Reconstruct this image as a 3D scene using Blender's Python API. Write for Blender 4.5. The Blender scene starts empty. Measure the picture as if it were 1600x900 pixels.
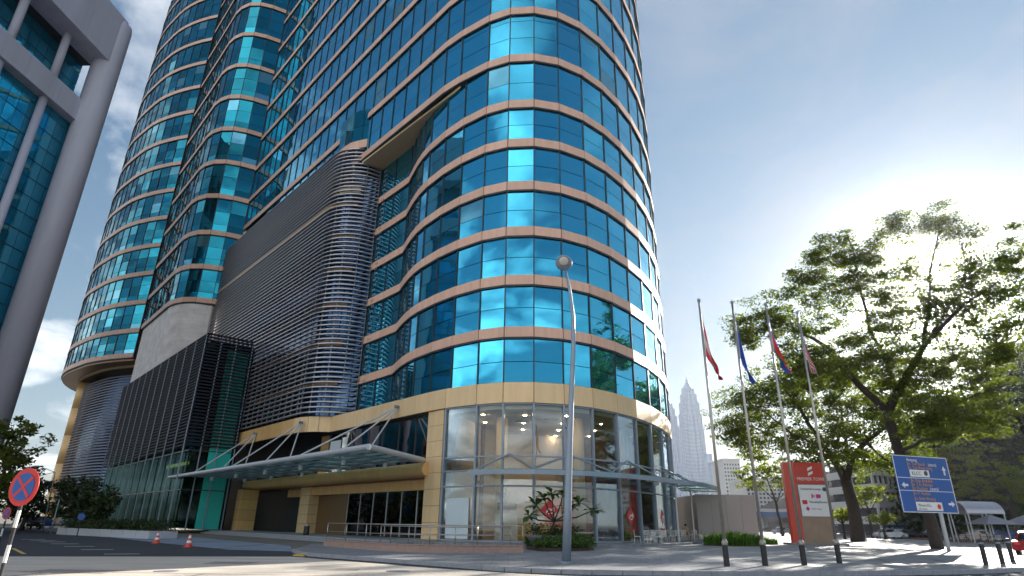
import bpy, bmesh, math, random
import numpy as np
from mathutils import Vector, Matrix
random.seed(7); rng = np.random.default_rng(11)
sc = bpy.context.scene; COL = sc.collection
# ---------------------------------------------------------------- camera
EYE = 1.5
XV, YV, HZ = 835., -1950., 367.
_v = np.array([XV-800., YV-450.]); F = math.sqrt(np.linalg.norm(_v)*HZ)
_up = np.array([_v[0], -_v[1], F]); _up /= np.linalg.norm(_up)
_fw = np.array([0, 0, 1.]) - _up*_up[2]; _fw /= np.linalg.norm(_fw)
_rt = np.cross(_fw, _up); _rt = -_rt if _rt[0] < 0 else _rt
CM = np.array([_rt, _fw, _up])                       # survey frame: camera axes -> world axes
cam = bpy.data.cameras.new('camera'); camo = bpy.data.objects.new('camera', cam); COL.objects.link(camo)
cam.sensor_width = 36.; cam.lens = F/1600*36; cam.clip_end = 6000; cam.clip_start = .1
R = Matrix.Identity(4)
for i in range(3):
    R[i][0] = CM[i][0]; R[i][1] = CM[i][1]; R[i][2] = -CM[i][2]
R[2][3] = EYE; camo.matrix_world = R; sc.camera = camo
# ---------------------------------------------------------------- light, sky, exposure
SUN_AZ, SUN_EL = math.radians(37.1), math.radians(17.6)
sd = Vector((math.sin(SUN_AZ)*math.cos(SUN_EL), math.cos(SUN_AZ)*math.cos(SUN_EL), math.sin(SUN_EL)))
sl = bpy.data.lights.new('sun', 'SUN'); sl.energy = 3.0; sl.angle = math.radians(.5); sl.color = (1, .93, .82)
so = bpy.data.objects.new('sun', sl); COL.objects.link(so); so.rotation_euler = sd.to_track_quat('Z', 'Y').to_euler()
sc.view_settings.view_transform = 'Standard'; sc.view_settings.look = 'None'; sc.view_settings.gamma = 1
sc.view_settings.exposure = 2.45
sc.render.engine = 'CYCLES'
sc.cycles.use_denoising = True; sc.cycles.max_bounces = 8; sc.cycles.transparent_max_bounces = 16
sc.cycles.sample_clamp_indirect = 6; sc.cycles.caustics_reflective = False; sc.cycles.caustics_refractive = False
CLOUD_OFF = (5.5, 5.5, 3.)
w = bpy.data.worlds.new('World'); sc.world = w; w.use_nodes = True
nt = w.node_tree; nt.nodes.clear()
def N(t, **k):
    n = nt.nodes.new(t)
    for a, b in k.items(): setattr(n, a, b)
    return n
sky = N('ShaderNodeTexSky', sky_type='NISHITA', sun_disc=False, sun_elevation=SUN_EL, sun_rotation=SUN_AZ,
        altitude=40, air_density=1.0, dust_density=.06, ozone_density=3.2)
cp1 = N('ShaderNodeVectorMath', operation='MULTIPLY_ADD'); cp1.inputs[1].default_value = (.22,)*3; cp1.inputs[2].default_value = (1, 1, 1); nt.links.new(sky.outputs[0], cp1.inputs[0])
cp2 = N('ShaderNodeVectorMath', operation='DIVIDE'); nt.links.new(sky.outputs[0], cp2.inputs[0]); nt.links.new(cp1.outputs[0], cp2.inputs[1])   # soft shoulder, as the photo's
tc = N('ShaderNodeTexCoord'); sep = N('ShaderNodeSeparateXYZ'); nt.links.new(tc.outputs['Generated'], sep.inputs[0])
zc = N('ShaderNodeMath', operation='MAXIMUM'); zc.inputs[1].default_value = .0; nt.links.new(sep.outputs[2], zc.inputs[0])
za = N('ShaderNodeMath', operation='ADD'); za.inputs[1].default_value = .22; nt.links.new(zc.outputs[0], za.inputs[0])
dx = N('ShaderNodeMath', operation='DIVIDE'); dy = N('ShaderNodeMath', operation='DIVIDE')
for d, k in ((dx, 0), (dy, 1)): nt.links.new(sep.outputs[k], d.inputs[0]); nt.links.new(za.outputs[0], d.inputs[1])
cmb = N('ShaderNodeCombineXYZ'); nt.links.new(dx.outputs[0], cmb.inputs[0]); nt.links.new(dy.outputs[0], cmb.inputs[1])
noi = N('ShaderNodeTexNoise'); noi.inputs['Scale'].default_value = 1.9; noi.inputs['Detail'].default_value = 8
noi.inputs['Roughness'].default_value = .58; noi.inputs['Distortion'].default_value = .5
cof = N('ShaderNodeVectorMath', operation='ADD'); cof.inputs[1].default_value = CLOUD_OFF; nt.links.new(cmb.outputs[0], cof.inputs[0]); nt.links.new(cof.outputs[0], noi.inputs['Vector'])
rmp = N('ShaderNodeValToRGB'); rmp.color_ramp.elements[0].position = .47; rmp.color_ramp.elements[1].position = .76
rmp.color_ramp.elements[1].color = (.8, .8, .8, 1); nt.links.new(noi.outputs['Fac'], rmp.inputs[0])
mix = N('ShaderNodeMix', data_type='RGBA'); nt.links.new(rmp.outputs[0], mix.inputs[0]); nt.links.new(cp2.outputs[0], mix.inputs[6])
sdot = N('ShaderNodeVectorMath', operation='DOT_PRODUCT'); sdot.inputs[1].default_value = sd; nt.links.new(tc.outputs['Generated'], sdot.inputs[0])
cl = N('ShaderNodeMapRange', interpolation_type='SMOOTHSTEP'); cl.inputs[1].default_value = 1.; cl.inputs[2].default_value = -.75; nt.links.new(sdot.outputs['Value'], cl.inputs[0])
cmx = N('ShaderNodeMix', data_type='RGBA'); cmx.inputs[6].default_value = (1.9, 2.05, 2.35, 1); cmx.inputs[7].default_value = (18.5, 18.1, 17.4, 1)   # clouds: grey when back-lit, white when front-lit
nt.links.new(cl.outputs[0], cmx.inputs[0]); nt.links.new(cmx.outputs[2], mix.inputs[7])
bg = N('ShaderNodeBackground'); bg.inputs[1].default_value = .05; nt.links.new(mix.outputs[2], bg.inputs[0])
wo = N('ShaderNodeOutputWorld'); nt.links.new(bg.outputs[0], wo.inputs[0])

# ---------------------------------------------------------------- survey helpers (pixel of the photo -> point in the place)
def ray(px, py): return CM @ np.array([px-800., -(py-450.), F])
def at_z(px, py, z):
    r = ray(px, py); t = (z-EYE)/r[2]; return (float(r[0]*t), float(r[1]*t), z)
def at_y(px, py, Y):
    r = ray(px, py); t = Y/r[1]; return (float(r[0]*t), Y, float(EYE+r[2]*t))
def h_at(px, py, x, y):
    r = ray(px, py); return float(EYE + r[2]*math.hypot(x, y)/math.hypot(r[0], r[1]))
def proj(p):
    c = CM.T @ (np.array(p)-np.array([0, 0, EYE]))
    return (800+F*c[0]/c[2], 450-F*c[1]/c[2]) if c[2] > .1 else None
O2 = np.array([-7., 47.]); D1 = np.array([-.669, .743]); N1 = np.array([-.743, -.669])   # frame of the long facade
def wd(s, q): p = O2 + D1*s + N1*q; return (float(p[0]), float(p[1]))
def wz(s, q, z): a = wd(s, q); return (a[0], a[1], z)

# ---------------------------------------------------------------- materials
def mat(name, col, rough=.6, metal=0., var=0., vscale=3., bump=0., bscale=20., rnd=0., spec=.5, emit=None, alpha=None, stretch=None):
    m = bpy.data.materials.new(name); m.use_nodes = True; t = m.node_tree; b = t.nodes['Principled BSDF']
    b.inputs['Base Color'].default_value = (*col, 1); b.inputs['Roughness'].default_value = rough; b.inputs['Metallic'].default_value = metal
    b.inputs['Specular IOR Level'].default_value = spec
    src = None
    if var or bump:
        g = t.nodes.new('ShaderNodeNewGeometry'); vec = g.outputs['Position']
        if stretch:
            mp = t.nodes.new('ShaderNodeMapping'); mp.inputs['Scale'].default_value = stretch; t.links.new(vec, mp.inputs[0]); vec = mp.outputs[0]
    if var:
        n = t.nodes.new('ShaderNodeTexNoise'); n.inputs['Scale'].default_value = vscale; n.inputs['Detail'].default_value = 6; n.inputs['Roughness'].default_value = .65
        t.links.new(vec, n.inputs['Vector'])
        r = t.nodes.new('ShaderNodeMapRange'); r.inputs[1].default_value = .25; r.inputs[2].default_value = .75
        r.inputs[3].default_value = 1-var; r.inputs[4].default_value = 1+var; t.links.new(n.outputs['Fac'], r.inputs[0]); src = r.outputs[0]
    if rnd:
        oi = t.nodes.new('ShaderNodeObjectInfo'); at = t.nodes.new('ShaderNodeAttribute'); at.attribute_name = 'rnd'
        ad = t.nodes.new('ShaderNodeMath'); ad.operation = 'ADD'; t.links.new(oi.outputs['Random'], ad.inputs[0]); t.links.new(at.outputs['Fac'], ad.inputs[1])
        fr = t.nodes.new('ShaderNodeMath'); fr.operation = 'FRACT'; t.links.new(ad.outputs[0], fr.inputs[0])
        r2 = t.nodes.new('ShaderNodeMapRange'); r2.inputs[3].default_value = 1-rnd; r2.inputs[4].default_value = 1+rnd; t.links.new(fr.outputs[0], r2.inputs[0])
        if src is None: src = r2.outputs[0]
        else:
            mu = t.nodes.new('ShaderNodeMath'); mu.operation = 'MULTIPLY'; t.links.new(src, mu.inputs[0]); t.links.new(r2.outputs[0], mu.inputs[1]); src = mu.outputs[0]
    if src is not None:
        mm = t.nodes.new('ShaderNodeVectorMath'); mm.operation = 'SCALE'; mm.inputs[0].default_value = col; t.links.new(src, mm.inputs['Scale'])
        t.links.new(mm.outputs[0], b.inputs['Base Color'])
    if bump:
        n2 = t.nodes.new('ShaderNodeTexNoise'); n2.inputs['Scale'].default_value = bscale; n2.inputs['Detail'].default_value = 4; t.links.new(vec, n2.inputs['Vector'])
        bp = t.nodes.new('ShaderNodeBump'); bp.inputs['Strength'].default_value = bump; bp.inputs['Distance'].default_value = .05
        t.links.new(n2.outputs['Fac'], bp.inputs['Height']); t.links.new(bp.outputs[0], b.inputs['Normal'])
    if emit: b.inputs['Emission Color'].default_value = (*emit[0], 1); b.inputs['Emission Strength'].default_value = emit[1]
    if alpha is not None: b.inputs['Alpha'].default_value = alpha
    return m
def glassy(name, tint, refl, rough=.01, trans=(.93, .92, .88), top=.95):
    """a pane one looks through: part mirror (tinted), part clear"""
    m = bpy.data.materials.new(name); m.use_nodes = True; t = m.node_tree; t.nodes.clear()
    o = t.nodes.new('ShaderNodeOutputMaterial'); mx = t.nodes.new('ShaderNodeMixShader'); g = t.nodes.new('ShaderNodeBsdfGlossy'); tr = t.nodes.new('ShaderNodeBsdfTransparent')
    g.inputs['Color'].default_value = (*tint, 1); g.inputs['Roughness'].default_value = rough; tr.inputs['Color'].default_value = (*trans, 1)
    lw = t.nodes.new('ShaderNodeLayerWeight'); lw.inputs['Blend'].default_value = .35
    r = t.nodes.new('ShaderNodeMapRange'); r.inputs[3].default_value = refl; r.inputs[4].default_value = top; t.links.new(lw.outputs['Fresnel'], r.inputs[0])
    t.links.new(r.outputs[0], mx.inputs[0]); t.links.new(tr.outputs[0], mx.inputs[1]); t.links.new(g.outputs[0], mx.inputs[2]); t.links.new(mx.outputs[0], o.inputs[0])
    return m
def mirror(name, tint, rnd=.2, rough=.015, wav=.05, body=(.004, .016, .03), fac=.82):
    """coated facade glass: tinted mirror over a dark body, each pane a little different"""
    m = mat(name, tint, rough, 1., rnd=rnd); t = m.node_tree; b = t.nodes['Principled BSDF']
    g = t.nodes.new('ShaderNodeNewGeometry'); n = t.nodes.new('ShaderNodeTexNoise'); n.inputs['Scale'].default_value = .55; n.inputs['Detail'].default_value = 1
    t.links.new(g.outputs['Position'], n.inputs['Vector']); bp = t.nodes.new('ShaderNodeBump'); bp.inputs['Strength'].default_value = wav; bp.inputs['Distance'].default_value = .12
    t.links.new(n.outputs['Fac'], bp.inputs['Height']); t.links.new(bp.outputs[0], b.inputs['Normal'])
    d = t.nodes.new('ShaderNodeBsdfDiffuse'); d.inputs[0].default_value = (*body, 1); mx = t.nodes.new('ShaderNodeMixShader'); mx.inputs[0].default_value = fac
    o = t.nodes['Material Output']; t.links.new(d.outputs[0], mx.inputs[1]); t.links.new(b.outputs[0], mx.inputs[2]); t.links.new(mx.outputs[0], o.inputs[0])
    return m
def leafmat(name, c1, c2, trans=.45):
    m = bpy.data.materials.new(name); m.use_nodes = True; t = m.node_tree; t.nodes.clear()
    o = t.nodes.new('ShaderNodeOutputMaterial'); a = t.nodes.new('ShaderNodeAttribute'); a.attribute_name = 'rnd'
    r = t.nodes.new('ShaderNodeMix'); r.data_type = 'RGBA'; r.inputs[6].default_value = (*c1, 1); r.inputs[7].default_value = (*c2, 1); t.links.new(a.outputs['Fac'], r.inputs[0])
    d = t.nodes.new('ShaderNodeBsdfPrincipled'); d.inputs['Roughness'].default_value = .55; d.inputs['Specular IOR Level'].default_value = .3; t.links.new(r.outputs[2], d.inputs['Base Color'])
    tl = t.nodes.new('ShaderNodeBsdfTranslucent'); sc_ = t.nodes.new('ShaderNodeVectorMath'); sc_.operation = 'MULTIPLY'; sc_.inputs[1].default_value = (1.7, 1.75, .6)
    t.links.new(r.outputs[2], sc_.inputs[0]); t.links.new(sc_.outputs[0], tl.inputs[0])
    mx = t.nodes.new('ShaderNodeMixShader'); mx.inputs[0].default_value = trans; t.links.new(d.outputs[0], mx.inputs[1]); t.links.new(tl.outputs[0], mx.inputs[2]); t.links.new(mx.outputs[0], o.inputs[0])
    return m
def brickmat(name, col, joint, w, h, rough=.6, var=.1, mort=.02, plane='xy', offset=.5):
    m = mat(name, col, rough); t = m.node_tree; b = t.nodes['Principled BSDF']; g = t.nodes.new('ShaderNodeNewGeometry')
    vec = g.outputs['Position']
    if plane == 'sz':                                  # along the facade, up
        d = t.nodes.new('ShaderNodeVectorMath'); d.operation = 'DOT_PRODUCT'; d.inputs[1].default_value = (D1[0], D1[1], 0); t.links.new(vec, d.inputs[0])
        sp = t.nodes.new('ShaderNodeSeparateXYZ'); t.links.new(vec, sp.inputs[0]); c = t.nodes.new('ShaderNodeCombineXYZ')
        t.links.new(d.outputs['Value'], c.inputs[0]); t.links.new(sp.outputs[2], c.inputs[1]); vec = c.outputs[0]
    k = t.nodes.new('ShaderNodeTexBrick'); k.inputs['Scale'].default_value = 1; k.inputs['Brick Width'].default_value = w; k.inputs['Row Height'].default_value = h
    k.inputs['Mortar Size'].default_value = mort; k.offset = offset; t.links.new(vec, k.inputs['Vector'])
    k.inputs['Color1'].default_value = (*[c*(1-var) for c in col], 1); k.inputs['Color2'].default_value = (*[c*(1+var) for c in col], 1); k.inputs['Mortar'].default_value = (*joint, 1)
    n = t.nodes.new('ShaderNodeTexNoise'); n.inputs['Scale'].default_value = .7; n.inputs['Detail'].default_value = 8; t.links.new(vec, n.inputs['Vector'])
    r = t.nodes.new('ShaderNodeMapRange'); r.inputs[1].default_value = .3; r.inputs[2].default_value = .7; r.inputs[3].default_value = .82; r.inputs[4].default_value = 1.12; t.links.new(n.outputs['Fac'], r.inputs[0])
    s = t.nodes.new('ShaderNodeVectorMath'); s.operation = 'SCALE'; t.links.new(k.outputs['Color'], s.inputs[0]); t.links.new(r.outputs[0], s.inputs['Scale']); t.links.new(s.outputs[0], b.inputs['Base Color'])
    return m
M = dict(
 glass=mirror('blue_glass', (.08, .55, .80), rnd=.08, body=(.008, .13, .20), fac=.74),
 glass_teal=mirror('teal_glass', (.02, .25, .34), rnd=.35, body=(.006, .07, .085), fac=.74),
 glass_blind=mirror('glass_with_blind', (.14, .46, .62), rnd=.3, body=(.10, .24, .27), fac=.55),
 pink=mat('pink_panel', (.80, .50, .37), .5, var=.13, vscale=2.2, rnd=.06, spec=.3, stretch=(1, 1, .12)),
 gold=mat('gold_panel', (.80, .50, .20), .42, .15, var=.11, vscale=1.8, stretch=(1, 1, .12), rnd=.07),
 goldpale=mat('pale_gold_panel', (.84, .60, .33), .45, .05, var=.11, vscale=1.8, stretch=(1, 1, .12), rnd=.05),
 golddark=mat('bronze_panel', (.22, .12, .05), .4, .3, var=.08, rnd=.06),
 soffit=mat('soffit_cream', (.78, .64, .42), .7, var=.05),
 dark=mat('dark_core', (.012, .016, .022), .5),
 frame=mat('dark_frame', (.02, .024, .032), .4),
 slat=mat('grey_aluminium', (.44, .43, .46), .38, .55, var=.06, vscale=2),
 slatdark=mat('charcoal_aluminium', (.018, .020, .032), .6, .0, var=.2, vscale=2, spec=.2),
 slatdrum=mat('slate_aluminium', (.15, .15, .21), .45, .3, var=.08, vscale=2),
 backglass=mirror('dark_blue_glass', (.05, .09, .17), rnd=.3, rough=.08),
 steel=mat('blue_grey_steel', (.26, .32, .40), .4, .3, var=.08, vscale=4),
 steelp=mat('pale_painted_steel', (.55, .58, .62), .4, .2, var=.06, vscale=4),
 inox=mat('brushed_steel', (.42, .39, .35), .34, .8, var=.06, vscale=6),
 stone=brickmat('white_stone', (.84, .77, .73), (.66, .60, .56), 1.2, .62, .55, .04, .012, 'sz'),
 pinkstone=mat('pink_granite', (.36, .25, .21), .6, var=.18, vscale=6, bump=.2, bscale=40),
 shop=glassy('shop_glass', (.66, .80, .92), .05, top=.7),
 door=glassy('door_glass', (.8, .8, .78), .22, trans=(.25, .25, .24)),
 upper=mirror('bronze_mirror', (.50, .48, .46), rnd=.1),
 green=glassy('green_glass', (.30, .52, .54), .04, trans=(.16, .30, .28), top=.16),
 roofglass=glassy('canopy_glass', (.5, .8, .75), .12, trans=(.66, .86, .82), top=.45),
 asphalt=mat('asphalt', (.038, .040, .052), .8, var=.25, vscale=2.5, bump=.3, bscale=60),
 painted_sunlit_road=mat('painted_sunlit_asphalt', (.56, .50, .43), .8, var=.2, vscale=.6, stretch=(.35, 1.6, 1), bump=.15, bscale=50),  # sunlight put into the colour: road painted pale, partly in tower shade
 pave=brickmat('grey_paving', (.23, .235, .25), (.11, .11, .12), 1.2, .6, .7, .10, .018),
 drive=brickmat('driveway_paving', (.23, .29, .37), (.07, .08, .11), 5.2, 4.4, .6, .06, .12, 'xy', 0.),
 kerb=mat('kerb_concrete', (.30, .32, .36), .75, var=.2, vscale=5, bump=.2, bscale=30),
 white=mat('white_paint', (.78, .78, .76), .5, var=.05), red=mat('red_paint', (.58, .03, .03), .4, var=.06), blue=mat('sign_blue', (.01, .09, .36), .4, var=.05),
 black=mat('black_paint', (.02, .02, .022), .45, var=.1), yellow=mat('yellow_paint', (.6, .42, .05), .5, var=.1),
 orange=mat('orange_red_plastic', (.62, .06, .03), .45, var=.06), signred=mat('sign_red_panel', (.55, .055, .03), .35, var=.05),
 ground=mat('ground', (.16, .15, .13), .9, var=.2, vscale=.2), soil=mat('soil', (.06, .04, .03), .9, var=.3, vscale=8),
 bark=mat('bark', (.055, .043, .035), .9, var=.35, vscale=5, bump=.8, bscale=14),
 grey=mat('grey_render', (.68, .68, .80), .6, var=.14, vscale=.5, stretch=(1, 1, .1)),
 glass_block=mirror('block_glass', (.16, .62, .80), rnd=.14, body=(.02, .26, .42), fac=.45), greyd=mat('dark_soffit', (.05, .05, .055), .8),
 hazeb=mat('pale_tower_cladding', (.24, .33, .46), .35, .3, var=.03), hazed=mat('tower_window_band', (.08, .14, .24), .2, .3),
 aptw=mat('apartment_white', (.58, .57, .56), .7, var=.05), aptg=mat('apartment_window', (.10, .12, .15), .2),
 brown=mat('brown_wall', (.20, .11, .07), .7, var=.1), cream=mat('cream_ceiling', (.74, .66, .50), .7), creamwall=mat('cream_wall', (.62, .52, .40), .7, var=.08),
 floor=mat('shop_floor', (.40, .34, .28), .4, var=.1), lampglow=mat('downlight_glow', (1, .9, .7), .5, emit=((1, .82, .55), 26.)), vent=mat('vent_dark', (.08, .07, .06), .6),
 carw=mat('silver_car_paint', (.45, .47, .5), .25, .5), carb=mat('blue_car_paint', (.05, .1, .3), .25, .4), carr=mat('red_car_paint', (.35, .02, .02), .25, .3), cark=mat('dark_car_paint', (.03, .03, .035), .25, .3),
 tyre=mat('tyre', (.015, .015, .016), .8), carglass=mat('car_glass', (.02, .025, .03), .08, spec=.8), lens=mat('lens', (.7, .68, .6), .15),
 bronze=mat('bronze_sheet', (.30, .22, .16), .4, .5, var=.15, vscale=1.2),
 pale=mat('partition_board', (.42, .38, .36), .7, var=.04, vscale=.5), poster=mat('frosted_poster', (.55, .66, .72), .3, var=.08, vscale=.6),
 skin=mat('skin', (.35, .2, .13), .6), hair=mat('hair', (.015, .012, .01), .6), shirt=mat('tan_shirt', (.40, .28, .16), .8, var=.1),
 chair=mat('white_metal_chair', (.62, .60, .58), .4, .2), chaird=mat('dark_rattan', (.06, .05, .05), .6, var=.2), pot=mat('grey_stone_bowl', (.22, .22, .26), .6, var=.15, vscale=8),
 magenta=mat('magenta_print', (.55, .03, .25), .5), textdark=mat('dark_print', (.04, .06, .10), .5), textorange=mat('amber_print', (.62, .33, .12), .5), textgreen=mat('green_print', (.02, .12, .07), .5),
 flagblue=mat('flag_blue', (.02, .08, .42), .8, var=.15), flagred=mat('flag_red', (.62, .03, .04), .8, var=.15), flagwhite=mat('flag_white', (.62, .6, .58), .8, var=.1), flagyellow=mat('flag_yellow', (.6, .42, .05), .8), flaggreen=mat('flag_green', (.02, .12, .05), .8),
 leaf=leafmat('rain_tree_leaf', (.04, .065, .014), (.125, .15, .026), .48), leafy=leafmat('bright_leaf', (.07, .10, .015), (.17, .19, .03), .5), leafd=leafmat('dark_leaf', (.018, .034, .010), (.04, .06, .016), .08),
 leafg=leafmat('grass_leaf', (.05, .12, .02), (.12, .24, .04), .4), leaff=leafmat('frangipani_leaf', (.03, .07, .02), (.08, .13, .03), .3),
 facade_beige=mat('beige_facade', (.50, .42, .28), .7), facade_red=mat('red_brown_facade', (.28, .12, .08), .7), winblack=mat('window_black', (.02, .02, .025), .2),
)
# ---------------------------------------------------------------- mesh helpers
class MB:
    def __init__(s): s.v = []; s.f = []; s.m = []; s.r = []
    def add(s, vs, fs, mi=0, rnd=None):
        b = len(s.v); s.v += [tuple(map(float, p)) for p in vs]; r = random.random() if rnd is None else rnd
        for f in fs: s.f.append(tuple(b+i for i in f)); s.m.append(mi); s.r.append(r)
    def para(s, o, a, b, c, mi=0):                      # corner + three edge vectors
        o, a, b, c = map(Vector, (o, a, b, c))
        if a.cross(b).dot(c) < 0: a, b = b, a
        s.add([o, o+a, o+a+b, o+b, o+c, o+a+c, o+a+b+c, o+b+c], [(0, 3, 2, 1), (4, 5, 6, 7), (0, 1, 5, 4), (1, 2, 6, 5), (2, 3, 7, 6), (3, 0, 4, 7)], mi)
    def box(s, c, size, rz=0., mi=0):
        a = Vector((math.cos(rz), math.sin(rz), 0))*size[0]; b = Vector((-math.sin(rz), math.cos(rz), 0))*size[1]; k = Vector((0, 0, size[2]))
        s.para(Vector(c)-a/2-b/2-k/2, a, b, k, mi)
    def prism(s, poly, z0, z1, mi=0):
        n = len(poly); ar = sum(poly[i][0]*poly[(i+1) % n][1]-poly[(i+1) % n][0]*poly[i][1] for i in range(n))
        if ar < 0: poly = poly[::-1]
        s.add([(p[0], p[1], z0) for p in poly]+[(p[0], p[1], z1) for p in poly],
              [tuple(range(n))[::-1], tuple(range(n, 2*n))]+[(i, (i+1) % n, n+(i+1) % n, n+i) for i in range(n)], mi)
    def tube(s, pts, r, seg=6, mi=0, cap=True):
        pts = [Vector(p) for p in pts]; rs = r if isinstance(r, (list, tuple)) else [r]*len(pts); vs = []; fs = []; n = len(pts); u = None
        for i, p in enumerate(pts):
            t = (pts[min(i+1, n-1)]-pts[max(i-1, 0)]).normalized()
            if u is None: u = t.orthogonal().normalized()
            u = (u-t*u.dot(t)); u = u.normalized() if u.length > 1e-6 else t.orthogonal().normalized(); b = t.cross(u)
            vs += [p+(u*math.cos(2*math.pi*k/seg)+b*math.sin(2*math.pi*k/seg))*rs[i] for k in range(seg)]
        for i in range(n-1):
            for k in range(seg): fs.append((i*seg+k, i*seg+(k+1) % seg, (i+1)*seg+(k+1) % seg, (i+1)*seg+k))
        if cap: fs += [tuple(range(seg))[::-1], tuple(range((n-1)*seg, n*seg))]
        s.add(vs, fs, mi)
    def lathe(s, prof, c=(0, 0, 0), seg=16, mi=0):      # prof: (r, z) going up
        vs = [(c[0]+r*math.cos(2*math.pi*k/seg), c[1]+r*math.sin(2*math.pi*k/seg), c[2]+z) for r, z in prof for k in range(seg)]
        fs = [(i*seg+k, i*seg+(k+1) % seg, (i+1)*seg+(k+1) % seg, (i+1)*seg+k) for i in range(len(prof)-1) for k in range(seg)]
        fs += [tuple(range(seg))[::-1], tuple(range((len(prof)-1)*seg, len(prof)*seg))]
        s.add(vs, fs, mi)
    def strip(s, path, z0, z1, th, off=0., mi=0):       # solid band swept along a plan path (left to right seen from outside)
        a = offs(path, off+th); b = offs(path, off); n = len(path)
        vs = [(p[0], p[1], z) for q in (a, b) for z in (z0, z1) for p in q]
        A0, A1, B0, B1 = 0, n, 2*n, 3*n; fs = []
        for i in range(n-1):
            fs += [(A0+i, A0+i+1, A1+i+1, A1+i), (B0+i+1, B0+i, B1+i, B1+i+1), (A1+i, A1+i+1, B1+i+1, B1+i), (A0+i+1, A0+i, B0+i, B0+i+1)]
        fs += [(A0, A1, B1, B0), (A0+n-1, B0+n-1, B1+n-1, A1+n-1)]
        s.add(vs, fs, mi)
    def build(s, name, mats, parent=None, smooth=False, **props):
        me = bpy.data.meshes.new(name); me.from_pydata(s.v, [], s.f)
        for m in (mats if isinstance(mats, (list, tuple)) else [mats]): me.materials.append(M[m] if isinstance(m, str) else m)
        me.polygons.foreach_set('material_index', s.m)
        at = me.attributes.new('rnd', 'FLOAT', 'FACE'); at.data.foreach_set('value', s.r)
        if smooth: me.polygons.foreach_set('use_smooth', [True]*len(s.f))
        me.update(); return link(bpy.data.objects.new(name, me), parent, props)
def link(o, parent=None, props=None):
    COL.objects.link(o)
    if parent is not None:
        o.parent = parent; o.matrix_parent_inverse = WM[parent.name].inverted()
        WM[o.name] = WM[parent.name] @ o.matrix_parent_inverse @ o.matrix_basis if o.type == 'EMPTY' else o.matrix_basis.copy()
    else: WM[o.name] = o.matrix_basis.copy()
    for k, v in (props or {}).items(): o[k] = v
    return o
WM = {}
def thing(name, label, cat, loc, group=None):
    o = bpy.data.objects.new(name, None); o.empty_display_size = .3; o.location = loc; link(o)
    o['label'] = label; o['category'] = cat
    if group: o['group'] = group
    return o
def tag(o, label=None, cat=None, group=None, kind=None):
    for k, v in (('label', label), ('category', cat), ('group', group), ('kind', kind)):
        if v: o[k] = v
    return o
def copy_tree(o, delta=None, label=None, rz=0, scale=None, parent=None):
    c = o.copy(); COL.objects.link(c)
    if parent: c.parent = parent; c.matrix_parent_inverse = o.matrix_parent_inverse.copy()
    if delta is not None: c.location = Vector(o.location)+Vector(delta); c.rotation_euler.z += rz
    if scale: c.scale = (scale,)*3
    if label: c['label'] = label
    for ch in list(o.children): copy_tree(ch, parent=c)
    return c
def offs(path, d):
    out = []; n = len(path)
    for i in range(n):
        a = np.array(path[max(i-1, 0)]); b = np.array(path[i]); c = np.array(path[min(i+1, n-1)]); ns = []
        for p, q in ((a, b), (b, c)):
            t = q-p; l = np.hypot(*t)
            if l > 1e-6: ns.append(np.array([t[1], -t[0]])/l)
        m = sum(ns); m = m/np.hypot(*m); k = max(.4, float(m@ns[0])); out.append(tuple(b+m*d/k))
    return out
def smoothpath(pts, step):
    P = [np.array(p, float) for p in pts]; P = [2*P[0]-P[1]]+P+[2*P[-1]-P[-2]]; out = []
    for i in range(1, len(P)-2):
        for t in np.linspace(0, 1, 24, endpoint=False):
            out.append(.5*((2*P[i])+(-P[i-1]+P[i+1])*t+(2*P[i-1]-5*P[i]+4*P[i+1]-P[i+2])*t*t+(-P[i-1]+3*P[i]-3*P[i+1]+P[i+2])*t**3))
    out.append(P[-2]); L = [0.]
    for a, b in zip(out, out[1:]): L.append(L[-1]+np.hypot(*(b-a)))
    n = max(2, round(L[-1]/step)); A = np.array(out)
    return [(float(np.interp(x, L, A[:, 0])), float(np.interp(x, L, A[:, 1]))) for x in np.linspace(0, L[-1], n+1)]
UNIT = {}
def unit(m, name):
    k = (name, m)
    if k not in UNIT:
        b = MB(); b.box((0, 0, 0), (1, 1, 1)); me = bpy.data.meshes.new(name); me.from_pydata(b.v, [], b.f); me.materials.append(M[m])
        at = me.attributes.new('rnd', 'FLOAT', 'FACE'); UNIT[k] = me
    return UNIT[k]
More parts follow.
